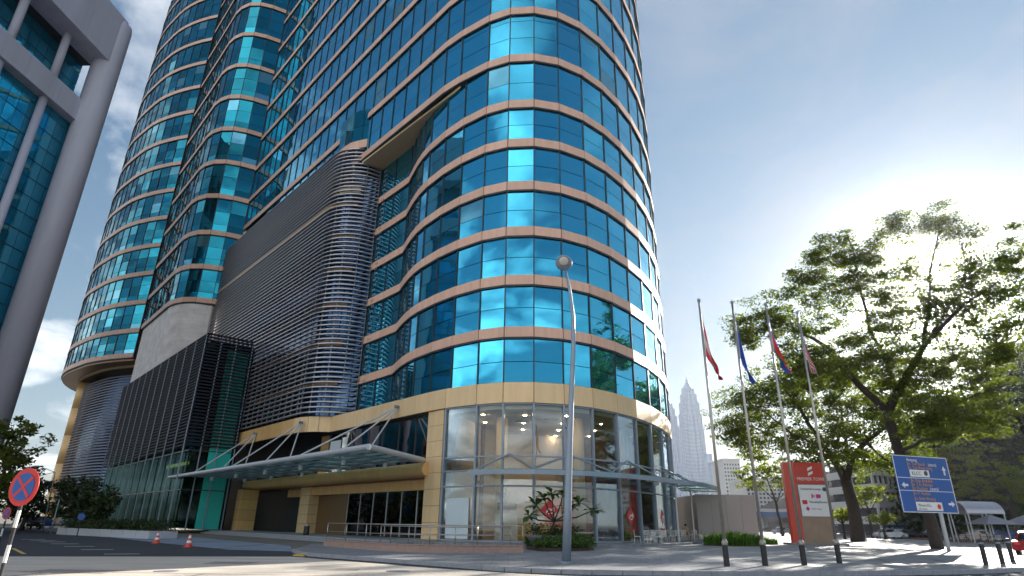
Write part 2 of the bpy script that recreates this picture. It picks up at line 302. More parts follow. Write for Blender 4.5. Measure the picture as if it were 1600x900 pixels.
class Pieces:
    """countable slabs of one kind: the ones that show largest become objects, the rest one joined part"""
    def __init__(s): s.l = []
    def slab(s, p0, p1, z0, z1, th, off, m, tilt=0., gap=0.):
        p0 = np.array(p0); p1 = np.array(p1); t = p1-p0; L = np.hypot(*t); t = t/L; nn = np.array([t[1], -t[0]])
        c = (p0+p1)/2+nn*(off+th/2); c = (c[0], c[1], (z0+z1)/2)
        u = Vector((t[0], t[1], 0)); k = Vector((0, 0, 1)); o = Vector((nn[0], nn[1], 0))
        if tilt:
            q = Matrix.Rotation(random.gauss(0, tilt), 3, u) @ Matrix.Rotation(random.gauss(0, tilt), 3, k); u = q@u; k = q@k; o = q@o
        W, H = L-gap, z1-z0-gap
        mx = Matrix(((u[0]*W, -o[0]*th, k[0]*H, c[0]), (u[1]*W, -o[1]*th, k[1]*H, c[1]), (u[2]*W, -o[2]*th, k[2]*H, c[2]), (0, 0, 0, 1)))
        q = [proj((a[0]+nn[0]*off, a[1]+nn[1]*off, z)) for a, z in ((p0, z0), (p1, z0), (p1, z1), (p0, z1))]
        ar = 0.
        if all(q) and float(nn@(np.array([0, 0])-np.array(c[:2]))) > 0:
            qx = [min(max(a[0], 0), 1600) for a in q]; qy = [min(max(a[1], 0), 900) for a in q]
            ar = abs(sum(qx[i]*qy[(i+1) % 4]-qx[(i+1) % 4]*qy[i] for i in range(4)))/2
        s.l.append((ar, mx, m))
    def build(s, name, parent, limit=300):
        s.l.sort(key=lambda e: -e[0]); 
        for ar, mx, m in s.l[:limit]:
            o = bpy.data.objects.new(name, unit(m, name)); COL.objects.link(o); o.parent = parent
            o.matrix_parent_inverse = WM[parent.name].inverted(); o.matrix_basis = mx
        rest = s.l[limit:]
        if rest:
            ms = sorted({e[2] for e in rest}); b = MB(); ub = MB(); ub.box((0, 0, 0), (1, 1, 1))
            for ar, mx, m in rest: b.add([mx@Vector(v) for v in ub.v], ub.f, ms.index(m))
            b.build(name, ms, parent, kind='stuff')
def textmesh(name, body, size, mx, m, parent, align='LEFT', ext=.004):
    cu = bpy.data.curves.new(name, 'FONT'); cu.body = body; cu.size = size; cu.align_x = align; cu.extrude = ext; cu.resolution_u = 2
    t = bpy.data.objects.new(name, cu); me = bpy.data.meshes.new_from_object(t); bpy.data.objects.remove(t); me.transform(mx); me.materials.append(M[m])
    return link(bpy.data.objects.new(name, me), parent, {'kind': 'stuff'})
def facing(origin, right, up=(0, 0, 1)):
    r = Vector(right).normalized(); u = Vector(up).normalized(); nn = r.cross(u)
    return Matrix(((r[0], u[0], nn[0], origin[0]), (r[1], u[1], nn[1], origin[1]), (r[2], u[2], nn[2], origin[2]), (0, 0, 0, 1)))
# ================================================================ OFFICE TOWER
tower = thing('office_tower', 'round-cornered blue glass office tower with pink bands and a louvred podium', 'tower', (2, 46, 0))
PATH_R = [(-2.4, 43.3), (-.5, 42.45), (1.65, 42.25), (3.8, 42.75), (6., 44.), (8.1, 45.9), (10., 48.2), (11.75, 50.8), (13.4, 53.9), (14.8, 57.2), (15.9, 60.6), (16.7, 64.2), (17.2, 68.), (17.5, 72), (17.6, 76), (17.6, 80)]
PATH_L = [wd(17.4, -2.4), wd(14.6, -2.4), wd(11.6, -2.4), wd(8.4, -2.35), wd(7., -1.85), wd(5.3, -1.3), wd(3.8, -.9), wd(2.2, -.62), wd(-.6, -.42), wd(-3.2, -.5)] + PATH_R
PATH_D = [wd(s, 0) for s in np.linspace(54.8, -.4, 24)] + [wd(-2.6, -.25)]
PATH_U = PATH_D + PATH_R
PATH_P = [wd(s, 6.9) for s in np.linspace(78.3, 61.6, 8)] + [wd(59.6, 6.6), wd(57.7, 5.8), wd(56.3, 4.4), wd(55.4, 2.4), wd(54.9, .1)]
PATH_C = smoothpath([wd(124, -12), wd(127, -2), wd(125.5, 3.2), wd(122.4, 7), wd(118.5, 9.8), wd(114, 11.8), wd(109, 13.2), wd(104, 13.8), wd(99, 13.7), wd(94, 13.0), wd(89.5, 12.2), wd(86, 11.1), wd(83.5, 10.), wd(81, 8.7), wd(78.5, 7.1)], 2.3)
LEV_L = [14.05, 18.17, 22.29, 26.40, 30.52, 34.48]
LEV_U = [39.46, 44.95, 50.2, 56.1, 62.2, 68.5, 75, 81.6, 88.3, 95, 101.7]
LEV_P = [31.9, 37.4, 43.3, 49.9, 56.4, 63, 69.7, 76.6, 83.8, 91, 98.2, 105.4]
LEV_C = [26.9, 31.4, 36.7, 42.3, 47.9, 53.6, 59.5, 65.5, 71.6, 77.7, 83.9, 90.2, 96.4, 102.8, 109.2, 115.8]
PANES = Pieces(); BANDS = Pieces(); sills = MB(); mull = []; trans = MB()
def facade(path, levels, top, rows, glass='glass', band=.95, tilt=.0035, first=None, skip=None, blind=0.):
    """curtain wall along a plan path: pink band panels, dark sills, panes split by thin transoms, mullions"""
    ends = levels[1:]+[top]
    for i in range(len(path)-1):
        p0, p1 = path[i], path[i+1]
        for k, z in enumerate(levels):
            if skip and skip(i, k): continue
            BANDS.slab(p0, p1, z+.14, z+band, .22, -.08, 'pink', gap=.03)
            a, b = z+band, ends[k]
            for r0, r1 in zip(rows, rows[1:]):
                PANES.slab(p0, p1, a+(b-a)*r0, a+(b-a)*r1, .05, -.05, ('glass_blind' if blind and random.random() < blind else glass), tilt=tilt, gap=.05)
        if first is not None:
            for r0, r1 in zip(rows, rows[1:]): PANES.slab(p0, p1, first+(levels[0]-first)*r0, first+(levels[0]-first)*r1, .05, -.05, glass, tilt=tilt, gap=.05)
    for k, z in enumerate(levels):
        ii = [i for i in range(len(path)-1) if not (skip and skip(i, k))]
        if ii: sills.strip(path[ii[0]:ii[-1]+2], z, z+.14, .26, -.10)
    for i, p in enumerate(path):
        b = MB(); t = np.array(path[min(i+1, len(path)-1)])-np.array(path[max(i-1, 0)]); t /= np.hypot(*t)
        z0 = first if first is not None else levels[0]
        if skip and skip(min(i, len(path)-2), 0): z0 = next((levels[k] for k in range(len(levels)) if not skip(min(i, len(path)-2), k)), None)
        if z0 is None: continue
        b.box((p[0], p[1], (z0+top)/2), (.09, .17, top-z0), math.atan2(t[1], t[0])); mull.append(b)
facade(PATH_L, LEV_L, 39.42, [0, .47, 1], first=10.86, blind=.03)
facade(PATH_U, LEV_U, 108, [0, .43, .86, 1], skip=lambda i, k: (i < 4 and k < 1), blind=.04)
facade(PATH_P, LEV_P, 112, [0, .2, .6, 1], glass='glass_teal', tilt=.012, blind=.08)
facade(PATH_C, LEV_C, 122, [0, .2, .6, 1], glass='glass_teal', tilt=.014, blind=.10)
PANES.build('window_pane', tower); BANDS.build('spandrel_panel', tower)
sills.build('sill', 'frame', tower)
for b in mull: b.build('mullion', 'frame', tower)
# building mass behind the curtain wall
core = MB()
back = [(17.2, 120), (-40, 150)]
core.prism(offs(PATH_L, -.35)+[(17.2, 84), (-12, 84), wd(19, -6)], 11.0, 39.3)
core.prism(offs(PATH_U, -.35)+back[:1]+[wd(60, -25)], 39.6, 112)
core.prism(offs(PATH_P, -.35)+[wd(60, -12), wd(84, -12)], 32.05, 112)
core.prism(offs(PATH_C, -.35)+[wd(80, -14)], 27.05, 122.3)
core.prism([wd(17.5, -2.8), wd(56, -.6), wd(56, -14), wd(17.5, -14)], .1, 39.2)
core.build('building_core', 'dark', tower)
# soffit of the notch and of the rear bay
s = MB(); s.prism([wd(15.2, .02), wd(15.2, -2.7)]+[wd(8.4, -2.6), wd(6.8, -2.2), wd(5.3, -1.6), wd(2.2, -.9), wd(-.6, -.6), wd(-2.5, -.35)], 39.2, 39.44); s.build('soffit', 'soffit', tower)
s = MB(); s.prism(offs(PATH_C, -.1)+[wd(80, -13)], 26.5, 26.86); s.build('soffit', 'golddark', tower)
s = MB(); s.strip(offs(PATH_C, -3.2)[6:], 26.2, 26.5, .5); s.build('soffit_ring', 'soffit', tower)
# gold band over the storefront and round the podium
LOUV = [wd(s, 1.7) for s in np.linspace(56.2, 19.4, 14)] + [wd(18.3, 1.62), wd(17.3, 1.25), wd(16.45, .55), wd(15.75, -.35)]
GOLDP = LOUV + [wd(14.2, -.35), wd(10.5, -.32), wd(7.8, -.3), wd(5.4, -.26), wd(3.1, -.26), wd(.9, -.2), wd(-1.1, -.2), wd(-3.0, -.3)] + PATH_R
G = Pieces()
for i in range(len(GOLDP)-1):
    far = i < 13
    G.slab(GOLDP[i], GOLDP[i+1], 9.38, 10.86, .22, -.12, 'gold' if far else 'goldpale', gap=.03)
G.build('gold_panel', tower)
s = MB(); s.strip(GOLDP, 9.42, 10.82, .3, -.5); s.build('band_backing', 'frame', tower)
# ---------------------------------------------------------------- louvred podium wing
lw = MB(); lw.prism(offs(LOUV, -.9)+[wd(15.0, -2.3), wd(17.6, -2.7), wd(56.0, -2.7)], 10.9, 41.0)
lwing = lw.build('podium_wing', 'backglass', tower)
SL = [wd(s, 1.7) for s in np.linspace(56.2, 19.4, 6)] + smoothpath([wd(19.2, 1.7), wd(18., 1.62), wd(16.9, 1.3), wd(15.8, .5), wd(15.1, -.6), wd(14.8, -2.2)], .55)
b = MB(); b.strip(SL, 0, .12, .26); b0 = b.build('louvre_slat', 'slat', lwing); nsl = 62
b0.location.z = 11.15
for k in range(1, nsl):
    c = b0.copy(); COL.objects.link(c); c.location.z = 11.15+k*(41.0-11.15)/(nsl-1)
b = MB()
for i, p in enumerate(smoothpath(SL, 1.55)):
    b = MB(); q = offs([p, (p[0]+D1[0]*-.1, p[1]+D1[1]*-.1)], -.02)[0]; b.box((q[0], q[1], 26.1), (.07, .1, 30.0), math.atan2(D1[1], D1[0])); b.build('louvre_post', 'slat', lwing)
for z, m_, h in [(14.1, 'golddark', .5), (18.2, 'golddark', .55), (22.3, 'golddark', .55), (26.4, 'golddark', .55), (30.5, 'golddark', .5), (36.2, 'soffit', 1.0)]:
    b = MB(); b.strip(LOUV, z, z+h, .1, -.86); b.build('floor_edge', m_, lwing)
b = MB(); b.strip(LOUV, 33.9, 34.2, .12, .06); b.build('trim_rail', 'gold', lwing)
# glass bay that rises above the louvres
BAY = [wd(19.6, 1.1), wd(18.0, 1.1), wd(16.6, .95), wd(15.3, .35), wd(14.6, -.05)]
P = Pieces()
for a, c in zip(BAY, BAY[1:]):
    P.slab(a, c, 42.2, 44.2, .05, -.05, 'glass_teal', gap=.06); P.slab(a, c, 44.2, 46.5, .05, -.05, 'glass_teal', gap=.06)
P.build('bay_pane', lwing)
b = MB(); b.prism(offs(BAY, -.2)+[wd(14.7, -.25), wd(19.5, -.25)], 41.1, 46.6); b.build('bay_core', 'frame', lwing)
b = MB(); b.strip(BAY, 41.1, 42.15, .2, -.1); b.build('bay_band', 'pink', lwing)
# mesh screen strip in the notch, beside the wing
b = MB()
for k in range(46):
    for j in range(2): b.box((*wd(13.4+.35*j+(.17 if k % 2 else 0), -2.26), 11.4+k*.6), (.16, .06, .2), math.atan2(D1[1], D1[0]))
b.build('perforated_screen', 'slat', lwing, kind='stuff')
# ---------------------------------------------------------------- white stone wall under the middle bay
b = MB(); ww = [wd(s, 6.75) for s in np.linspace(77.6, 61.4, 6)]+smoothpath([wd(61.2, 6.75), wd(59.5, 6.45), wd(57.7, 5.65), wd(56.4, 4.3), wd(55.6, 2.2)], .5)
b.prism(ww+[wd(56.5, .4), wd(60, 5.2), wd(77.6, 5.6)], .1, 31.85); b.build('stone_wall', 'stone', tower)
# ---------------------------------------------------------------- louvred drum and gold columns under the rear bay
b = MB(); DR = offs(PATH_C, -4.2)[4:]; b.prism(offs(DR, -.6)+[wd(84, -8)], .1, 25.3); drum = b.build('podium_drum', 'backglass', tower)
b = MB(); b.strip(DR, 0, .16, .3); b0 = b.build('drum_slat', 'slatdrum', drum); b0.location.z = 3.4
for k in range(1, 44): c = b0.copy(); COL.objects.link(c); c.location.z = 3.4+k*.5
def column(x, y, r, z1, m_, jn=5):
    b = MB(); prof = []
    zs = np.linspace(.3, z1, jn+1)
    for a, c in zip(zs, zs[1:]): prof += [(r, a+.03), (r, c-.03), (r-.04, c-.02), (r-.04, c+.02)]
    b.lathe([(r*1.02, 0)]+prof, (x, y, 0), 24)
    o = b.build('gold_column', m_, tower, smooth=False)
    for p in o.data.polygons: p.use_smooth = abs(p.normal.z) < .5
    return o
cx, cy, _ = at_z(80, 829, .2)
CD = math.hypot(*wd(106, 11))/math.hypot(cx, cy)
column(cx*CD, cy*CD, 2.1, 26.4, 'gold')
column(cx*CD-9, cy*CD+13, 2.1, 26.4, 'gold')
b = MB(); b.box((*wd(99, 8), 2.6), (9, 1.2, 1.6), math.atan2(D1[1], D1[0])); b.build('drum_canopy', 'gold', tower)
# ---------------------------------------------------------------- dark slatted glass hall in front of the stone wall
S0, S1, QF = 33.8, 78., 7.4
ZT = 21.4
b = MB(); b.prism([wd(S0+.6, QF-.5), wd(S1-.4, QF-.5), wd(S1-.4, QF-.7), wd(S0+.6, QF-.7)], .5, ZT-.6)
b.prism([wd(S0+.4, QF-.5), wd(S0+.6, QF-.5), wd(S0+.6, 1.9), wd(S0+.4, 1.9)], .5, ZT-.6); hall = b.build('glass_hall', 'green', tower)
b = MB(); b.prism([wd(S0+3.4, QF-1.6), wd(S1-2, QF-1.6), wd(S1-2, 2.1), wd(S0+3.4, 2.1)], 8.6, ZT-.8); b.build('hall_core', 'dark', hall)
b = MB(); b.prism([wd(S0+.4, QF-1.2), wd(S0+3.2, QF-1.2), wd(S0+3.2, 2.), wd(S0+.4, 2.)], ZT-1., ZT-.7); b.build('hall_roof', 'slatdark', hall)
b = MB(); b.strip([wd(S1, QF), wd(S0, QF), wd(S0, 2.2)], 0, .16, .34, -.15); b0 = b.build('hall_slat', 'slatdark', hall); b0.location.z = 8.9
for k in range(1, 35): c = b0.copy(); COL.objects.link(c); c.location.z = 8.9+k*.368
for k, s_ in enumerate(np.linspace(S0+.1, S1-.4, 12)):
    b = MB(); b.para(wz(s_, QF+.2, .3), D1.tolist()+[0] if False else (D1[0]*.07, D1[1]*.07, 0), (N1[0]*.12, N1[1]*.12, 0), (-N1[0]*.10, -N1[1]*.10, ZT-.1)); b.build('hall_fin', 'steel', hall)
for q_ in (2.3, 4.2, 5.9):
    b = MB(); b.tube([wz(S0-.1, q_, .3), wz(S0-.1, q_, ZT)], .07, 6); b.build('hall_fin', 'steel', hall)
for z in (4.3, 8.4):
    b = MB(); b.strip([wd(S1-.4, QF-.45), wd(S0+.3, QF-.45), wd(S0+.3, 2.2)], z, z+.1, .1); b.build('hall_transom', 'frame', hall)
b = MB(); b.box((*wd(S0+6, QF-1.0), 7.2), (9, .05, .35), math.atan2(D1[1], D1[0])); b.build('lit_ceiling_strip', mat('hall_lamp', (1, .6, .15), .5, emit=((1, .42, .10), .7)), hall)
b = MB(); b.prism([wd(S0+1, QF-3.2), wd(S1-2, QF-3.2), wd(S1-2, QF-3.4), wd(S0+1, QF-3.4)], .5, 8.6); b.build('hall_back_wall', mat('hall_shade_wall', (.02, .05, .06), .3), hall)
b = MB(); b.prism([wd(S0+.22, 2.5), wd(S0+.32, 2.5), wd(S0+.32, 4.9), wd(S0+.22, 4.9)], .4, ZT-1.2); b.build('teal_panel', mat('teal_lacquer', (.03, .52, .46), .2), hall)
# ---------------------------------------------------------------- storefront under the gold band
SF = offs([wd(-3.0, -.3)]+PATH_R[:12], -.12)
b = MB(); b.prism(offs(SF, .1)+[(9, 66), (-6, 58)], .02, .30); shop = b.build('storefront', 'floor', tower)
TR = [.32, 3.82, 4.85, 5.77, 9.36]
P = Pieces()
for a, c in zip(SF, SF[1:]):
    for z0, z1 in zip(TR, TR[1:]): P.slab(a, c, z0+.05, z1-.05, .03, -.02, 'shop', tilt=.004, gap=.03)
P.build('shop_pane', shop)
for i, p in enumerate(SF):
    t = np.array(SF[min(i+1, len(SF)-1)])-np.array(SF[max(i-1, 0)]); b = MB()
    b.box((p[0], p[1], 4.85), (.14, .3, 9.08), math.atan2(t[1], t[0])); b.build('shop_mullion', 'steel', shop)
for z in TR[1:-1]+[9.33, .36]:
    b = MB(); b.strip(SF, z-.05, z+.05, .16, -.06); b.build('shop_transom', 'steel', shop)
b = MB(); b.prism(offs(SF, -.15)+[(9, 66), (-5, 57)], 9.0, 9.3); b.build('shop_ceiling', 'cream', shop)
inner = [wd(-3, -1.0), (-1.5, 55), (4, 57), (8, 60), (13.5, 66)]
b = MB(); b.strip(inner, .3, 9.0, .3); b.build('back_wall', 'creamwall', shop)
b = MB(); b.box((9.6, 56.5, 4.6), (5, 4, 8.6), .5); b.build('core_wall', 'brown', shop)
b = MB(); b.box((1.6, 52.5, 2.2), (3.2, .3, 3.6), .1); b.build('interior_wall', 'creamwall', shop)
for x, y in [(5.2, 46.6), (9.6, 52.2), (-.6, 46.4)]:
    b = MB(); b.lathe([(.42, .3), (.42, 9.0)], (x, y, 0), 20); b.build('interior_column', 'soffit', shop, smooth=True)
k = 0
for x in np.arange(-2, 13, 3.1):
    for y in np.arange(45.2, 60, 3.7):
        if y < 43.6+max(0, (x-3))**1.35*.62+max(0, -x)*.8 or y > 55+.6*x: continue
        b = MB(); b.lathe([(.10, 8.955), (.10, 8.99)], (x, y, 0), 10); b.build('downlight', 'lampglow', shop); k += 1
for x, y in [(3.2, 46.8), (7., 49.), (4.8, 51.), (1., 48.)]:
    b = MB(); b.box((x, y, 8.96), (1.1, .45, .06), .3); b.build('air_vent', 'vent', shop)
b = MB(); b.box((3.4, 47.6, 2.0), (1.5, .1, 2.6), 0); b.build('poster_panel', mat('orange_poster', (.65, .2, .05), .5, var=.5, vscale=.8), shop)
b = MB(); b.box((5.2, 47.9, 2.1), (1.2, .1, 3.), 0); b.build('poster_panel', mat('red_poster', (.6, .09, .05), .5, var=.5, vscale=.8), shop)
b = MB(); b.box((1.9, 46.4, .9), (2.4, .9, 1.1), 0); b.build('yellow_counter', 'yellow', shop)
b = MB(); b.box((-.2, 45.6, 1.2), (1.6, .5, 1.8), .2); b.build('white_counter', 'white', shop)
for x, y, z in [(-.5, 46.1, 2.6), (-.6, 46.1, 3.3), (.2, 46.2, 2.6)]:
    b = MB(); b.box((x, y, z), (.7, .3, .5)); b.build('shelf_display', 'brown', shop)
# door decals: red diamond with a white sign and a line of print
def decal(i, f, zc):
    a = np.array(SF[i]); c = np.array(SF[i+1]); t = (c-a)/np.hypot(*(c-a)); nn = np.array([t[1], -t[0]]); p = a+(c-a)*f+nn*.06
    mx = facing((p[0], p[1], zc), (t[0], t[1], 0))
    b = MB(); R_ = .62
    b.add([mx@Vector(v) for v in [(-R_, 0, 0), (0, -R_, 0), (R_, 0, 0), (0, R_, 0), (-R_, 0, .02), (0, -R_, .02), (R_, 0, .02), (0, R_, .02)]], [(3, 2, 1, 0), (4, 5, 6, 7), (0, 1, 5, 4), (1, 2, 6, 5), (2, 3, 7, 6), (3, 0, 4, 7)])
    o = b.build('door_decal', 'red', shop); b = MB()
    for (x0, y0, x1, y1) in [(-.26, -.2, -.02, .08), (-.02, .08, .1, -.04), (.1, -.04, .28, .14), (.28, .14, .28, -.12), (-.1, -.26, .2, -.2)]:
        b.tube([mx@Vector((x0, y0, .03)), mx@Vector((x1, y1, .03))], .045, 4)
    b.build('decal_mark', 'white', o) if False else b.build('decal_mark', 'white', shop)
    textmesh('decal_text', 'CITY To Go', .27, mx@Matrix.Translation((0, -1.0, 0)), 'red', shop, 'CENTER', .008)
decal(3, .5, 2.35); decal(6, .45, 2.1); decal(8, .5, 2.1)
a, c = np.array(SF[0]), np.array(SF[1])
b = MB(); t = (c-a)/np.hypot(*(c-a)); m_ = a+(c-a)*.5; nn = np.array([t[1], -t[0]])*.05
b.box((m_[0]+nn[0], m_[1]+nn[1], 1.75), (2.0, .03, 2.6), math.atan2(t[1], t[0])); b.build('window_poster', 'poster', shop)
# thin glass awning that follows the curve
AZ = 4.62
arc = [(-1.7, 43.0), (0, 42.0), (1.65, 41.7), (4.1, 42.2), (6.4, 43.5), (8.6, 45.5), (10.4, 47.7), (12.2, 50.4), (13.8, 53.6), (15.3, 57.0), (16.4, 60.5)]
outer = offs(arc, 1.9); outer[-1] = (20.6, 61.5); outer[-2] = (18.9, 56.8); outer[-3] = (16.6, 52.2); outer[-4] = (14.0, 48.6)
b = MB(); b.prism(outer+arc[::-1], AZ+.10, AZ+.13); awn = b.build('glass_awning', 'roofglass', tower)
b = MB(); b.strip(outer, AZ-.22, AZ+.08, .12, -.1); b.build('awning_edge', 'steel', awn)
for i in range(len(arc)):
    b = MB(); b.tube([(arc[i][0], arc[i][1], AZ-.02), (outer[i][0], outer[i][1], AZ-.02)], .07, 6); b.build('awning_beam', 'steelp', awn)
for f in (.25, .5, .75):
    b = MB(); b.tube([(a[0]*(1-f)+c[0]*f, a[1]*(1-f)+c[1]*f, AZ+.03) for a, c in zip(arc, outer)], .04, 5); b.build('awning_purlin', 'steelp', awn)
for i in range(1, len(arc)-1, 2):
    top = (arc[i][0], arc[i][1], 5.85)
    for j in (i-1, i+1):
        m_ = (np.array(outer[j])*.55+np.array(arc[j])*.45); b = MB(); b.tube([top, (m_[0], m_[1], AZ+.2)], .06, 6); b.build('awning_strut', 'steel', awn)
for i in (3, 6, 8, 9):
    m_ = (np.array(outer[i])*.4+np.array(arc[i])*.6); b = MB(); b.box((m_[0], m_[1], AZ-.25), (.35, .35, .22)); b.build('awning_light', 'white', awn)
for i in (7, 9):
    b = MB(); b.tube([(arc[i][0]+.9, arc[i][1]-.5, .3), (arc[i][0]+.9, arc[i][1]-.5, AZ)], .07, 8); b.build('awning_post', 'steelp', awn)
# ---------------------------------------------------------------- entrance front
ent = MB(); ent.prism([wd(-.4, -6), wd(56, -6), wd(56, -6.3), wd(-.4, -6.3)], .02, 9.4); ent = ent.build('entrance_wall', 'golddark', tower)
def cpanel(s0, s1, q0, q1, z0, z1, n, m_, name='column_panel'):
    zs = np.linspace(z0, z1, n+1)
    for a, c in zip(zs, zs[1:]):
        b = MB(); b.prism([wd(s0, q0), wd(s1, q0), wd(s1, q1), wd(s0, q1)], a+.012, c-.012); b.build(name, m_, ent)
    b = MB(); b.prism([wd(s0+.03, q0-.03), wd(s1-.03, q0-.03), wd(s1-.03, q1+.03), wd(s0+.03, q1+.03)], z0, z1); b.build('column_core', 'frame', ent)
cpanel(-2.75, -.75, -.3, -1.8, .3, 9.36, 8, 'goldpale')
cpanel(19.9, 22.0, -1.0, -2.2, .3, 4.6, 5, 'goldpale'); cpanel(17.2, 19.2, -1.2, -2.2, 5.6, 9.36, 3, 'gold')
cpanel(33.2, 34.6, .9, -1.0, .3, 4.6, 4, 'gold')
# rounded bronze-gold fascia under the canopy
prof = [(-1.4, 5.62), (-.1, 5.60), (.12, 5.5), (.24, 5.3), (.28, 5.1), (.22, 4.88), (.06, 4.72), (-.2, 4.64), (-1.4, 4.62)]
ss = np.linspace(-1.2, 35.2, 13)
for a, c in zip(ss, ss[1:]):
    b = MB(); vs = [wz(s_, q, z) for s_ in (a+.015, c-.015) for q, z in prof]; n_ = len(prof)
    b.add(vs, [(i, i+1, n_+i+1, n_+i) for i in range(n_-1)]+[(n_-1, 0, n_, 2*n_-1), tuple(range(n_))[::-1], tuple(range(n_, 2*n_))]); b.build('fascia_panel', 'gold', ent)
# mirror windows above the canopy, between columns
P = Pieces(); wl = [wd(s_, -.9) for s_ in np.linspace(16.6, -.8, 8)]
for a, c in zip(wl, wl[1:]): P.slab(a, c, 5.68, 9.3, .05, 0, 'upper', tilt=.012, gap=.06)
P.build('clerestory_pane', ent)
for p in wl: b = MB(); b.box((p[0], p[1], 7.5), (.1, .2, 3.7), math.atan2(-D1[1], -D1[0])); b.build('clerestory_mullion', 'frame', ent)
b = MB(); b.strip(wl, 5.6, 9.36, .05, -.4); b.build('clerestory_backing', 'frame', ent)
# lintel, door glazing and side walls of the recess
b = MB(); b.prism([wd(-.8, -1.2), wd(20, -1.2), wd(20, -1.5), wd(-.8, -1.5)], 3.75, 4.62)
b.prism([wd(22, -2.2), wd(34, -2.2), wd(34, -2.5), wd(22, -2.5)], 3.75, 4.62); b.build('door_lintel', 'gold', ent)
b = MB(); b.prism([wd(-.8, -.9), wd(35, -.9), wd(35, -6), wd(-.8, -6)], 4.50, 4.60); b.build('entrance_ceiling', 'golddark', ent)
P = Pieces(); dl = [wd(s_, -1.4) for s_ in np.linspace(12.6, -.6, 7)]
for a, c in zip(dl, dl[1:]): P.slab(a, c, .34, 3.72, .04, 0, 'door', tilt=.006, gap=.06)
dl2 = [wd(s_, -3.4) for s_ in np.linspace(33, 22.4, 4)]
for a, c in zip(dl2, dl2[1:]): P.slab(a, c, .34, 3.72, .04, 0, 'door', tilt=.006, gap=.06)
P.build('door_pane', ent)
for p in dl+dl2: b = MB(); b.box((p[0], p[1], 2.05), (.08, .14, 3.4), math.atan2(-D1[1], -D1[0])); b.build('door_frame', 'steelp', ent)
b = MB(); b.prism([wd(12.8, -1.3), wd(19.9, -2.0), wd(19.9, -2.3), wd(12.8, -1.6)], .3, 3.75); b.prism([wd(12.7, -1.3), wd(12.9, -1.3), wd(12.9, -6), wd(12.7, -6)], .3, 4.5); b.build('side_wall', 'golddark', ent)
# ---------------------------------------------------------------- entrance canopy: steel grid, glass, rods
CZ = 5.75
def cq(s_, q): return wz(s_, q, CZ)
def smin(q): return -.7-(q+.4)*.63
q_out = 7.2
b = MB(); b.prism([wd(smin(0), 0.35), wd(smin(q_out), q_out), wd(37.5, q_out), wd(35.4, .35)], CZ+.12, CZ+.15); can = b.build('entrance_canopy', 'roofglass', tower)
b = MB(); b.tube([cq(smin(q_out), q_out), cq(38.6, q_out)], .19, 10); b.build('canopy_front_beam', 'steelp', can)
b = MB(); b.tube([cq(smin(q_out), q_out), cq(smin(.1), .1)], .19, 10); b.build('canopy_side_beam', 'steelp', can)
for q in np.linspace(.9, q_out-1.2, 5):
    b = MB(); b.tube([(cq(smin(q), q)[0], cq(smin(q), q)[1], CZ-.02), (*wd(36.5, q), CZ-.02)], .075, 6); b.build('canopy_purlin', 'steelp', can)
for s_ in np.linspace(-1, 35, 11):
    q1 = q_out if s_ > -.5 else q_out
    b = MB(); b.tube([wz(s_, .2, CZ-.12), wz(s_, q1, CZ-.12)], .1, 6); b.build('canopy_beam', 'steel', can)
for s_ in (1.5, 8.7, 15.9, 23.1, 30.3):
    for q in (1.8, 5.2):
        b = MB(); b.lathe([(.18, CZ-.55), (.18, CZ-.2)], (*wd(s_, q), 0), 12); b.build('canopy_lamp', 'steelp', can, smooth=False)
for (s_, q) in [(3.4, -.05), (17.6, 1.8), (29., 1.9)]:
    a = wz(s_, q, 10.25)
    for tgt in [(s_+.2, 2.6), (s_+.4, 5.0), (s_+2.4, 6.9)]:
        b = MB(); b.tube([a, wz(*tgt, CZ+.1)], .065, 6); b.build('canopy_rod', 'steelp', can)
    b = MB(); b.tube([wz(s_, q-.1, 10.25), wz(s_, q+.28, 10.25)], .14, 8); b.build('rod_anchor', 'steel', can)
# ---------------------------------------------------------------- ground sheets
b = MB(); b.add([(-1700, -900, 0), (1700, -900, 0), (1700, 1800, 0), (-1700, 1800, 0)], [(0, 1, 2, 3)]); tag(b.build('ground', 'ground'), kind='structure')
def sheet(name, poly, z, m_):
    b = MB(); n = len(poly); ar = sum(poly[i][0]*poly[(i+1) % n][1]-poly[(i+1) % n][0]*poly[i][1] for i in range(n))
    poly = poly if ar > 0 else poly[::-1]
    b.add([(p[0], p[1], z) for p in poly], [tuple(range(n))]); return tag(b.build(name, m_), kind='structure')
KERB = [wd(-9.2, 13.2), (-8.99, 29.4), (-6.1, 26.9), (-2.1, 23.6), (.1, 21.8), (2.2, 21.1), (5.2, 21.1), (8.5, 21.6), (12.05, 22.35), (16.3, 23.8), (19.5, 25.4), (23, 28.), (28, 32.5), (40, 45), (70, 76), (120, 130)]
KERB[0] = (-10.6, 32.6)
sheet('road', [(-400, -60), (400, -60), (400, 160), (120, 130.3), *[(p[0], p[1]) for p in KERB[::-1][1:]], (-11, 33), (-30, 50), (-70, 90), (-300, 300)], .004, 'asphalt')
sheet('painted_sunlit_road', [(-60, 8), (70, 8), (70, 20.6), (14, 20.8), (3, 19.6), (-2.6, 22.8), (-9.4, 28.6), (-20.4, 25.6), (-60, 15)], .008, 'painted_sunlit_road')  # foreground road strip, its pale colour stands in for sun on asphalt
sheet('driveway', [(-10.9, 33.2), wd(-1, 9.4), wd(19, 9.2), wd(30, 10), (-34, 54.5), (-24.5, 44), (-14.5, 34)], .012, 'drive')
b = MB(); b.prism(KERB+[(120, 200), (18, 120), (10, 60), wd(-2, 3), wd(-2, 8.5)], .006, .15); tag(b.build('pavement', 'pave'), kind='structure')
KP = smoothpath(KERB[:13], .95)
b0 = None
pav = bpy.data.objects['pavement']; WMp = pav
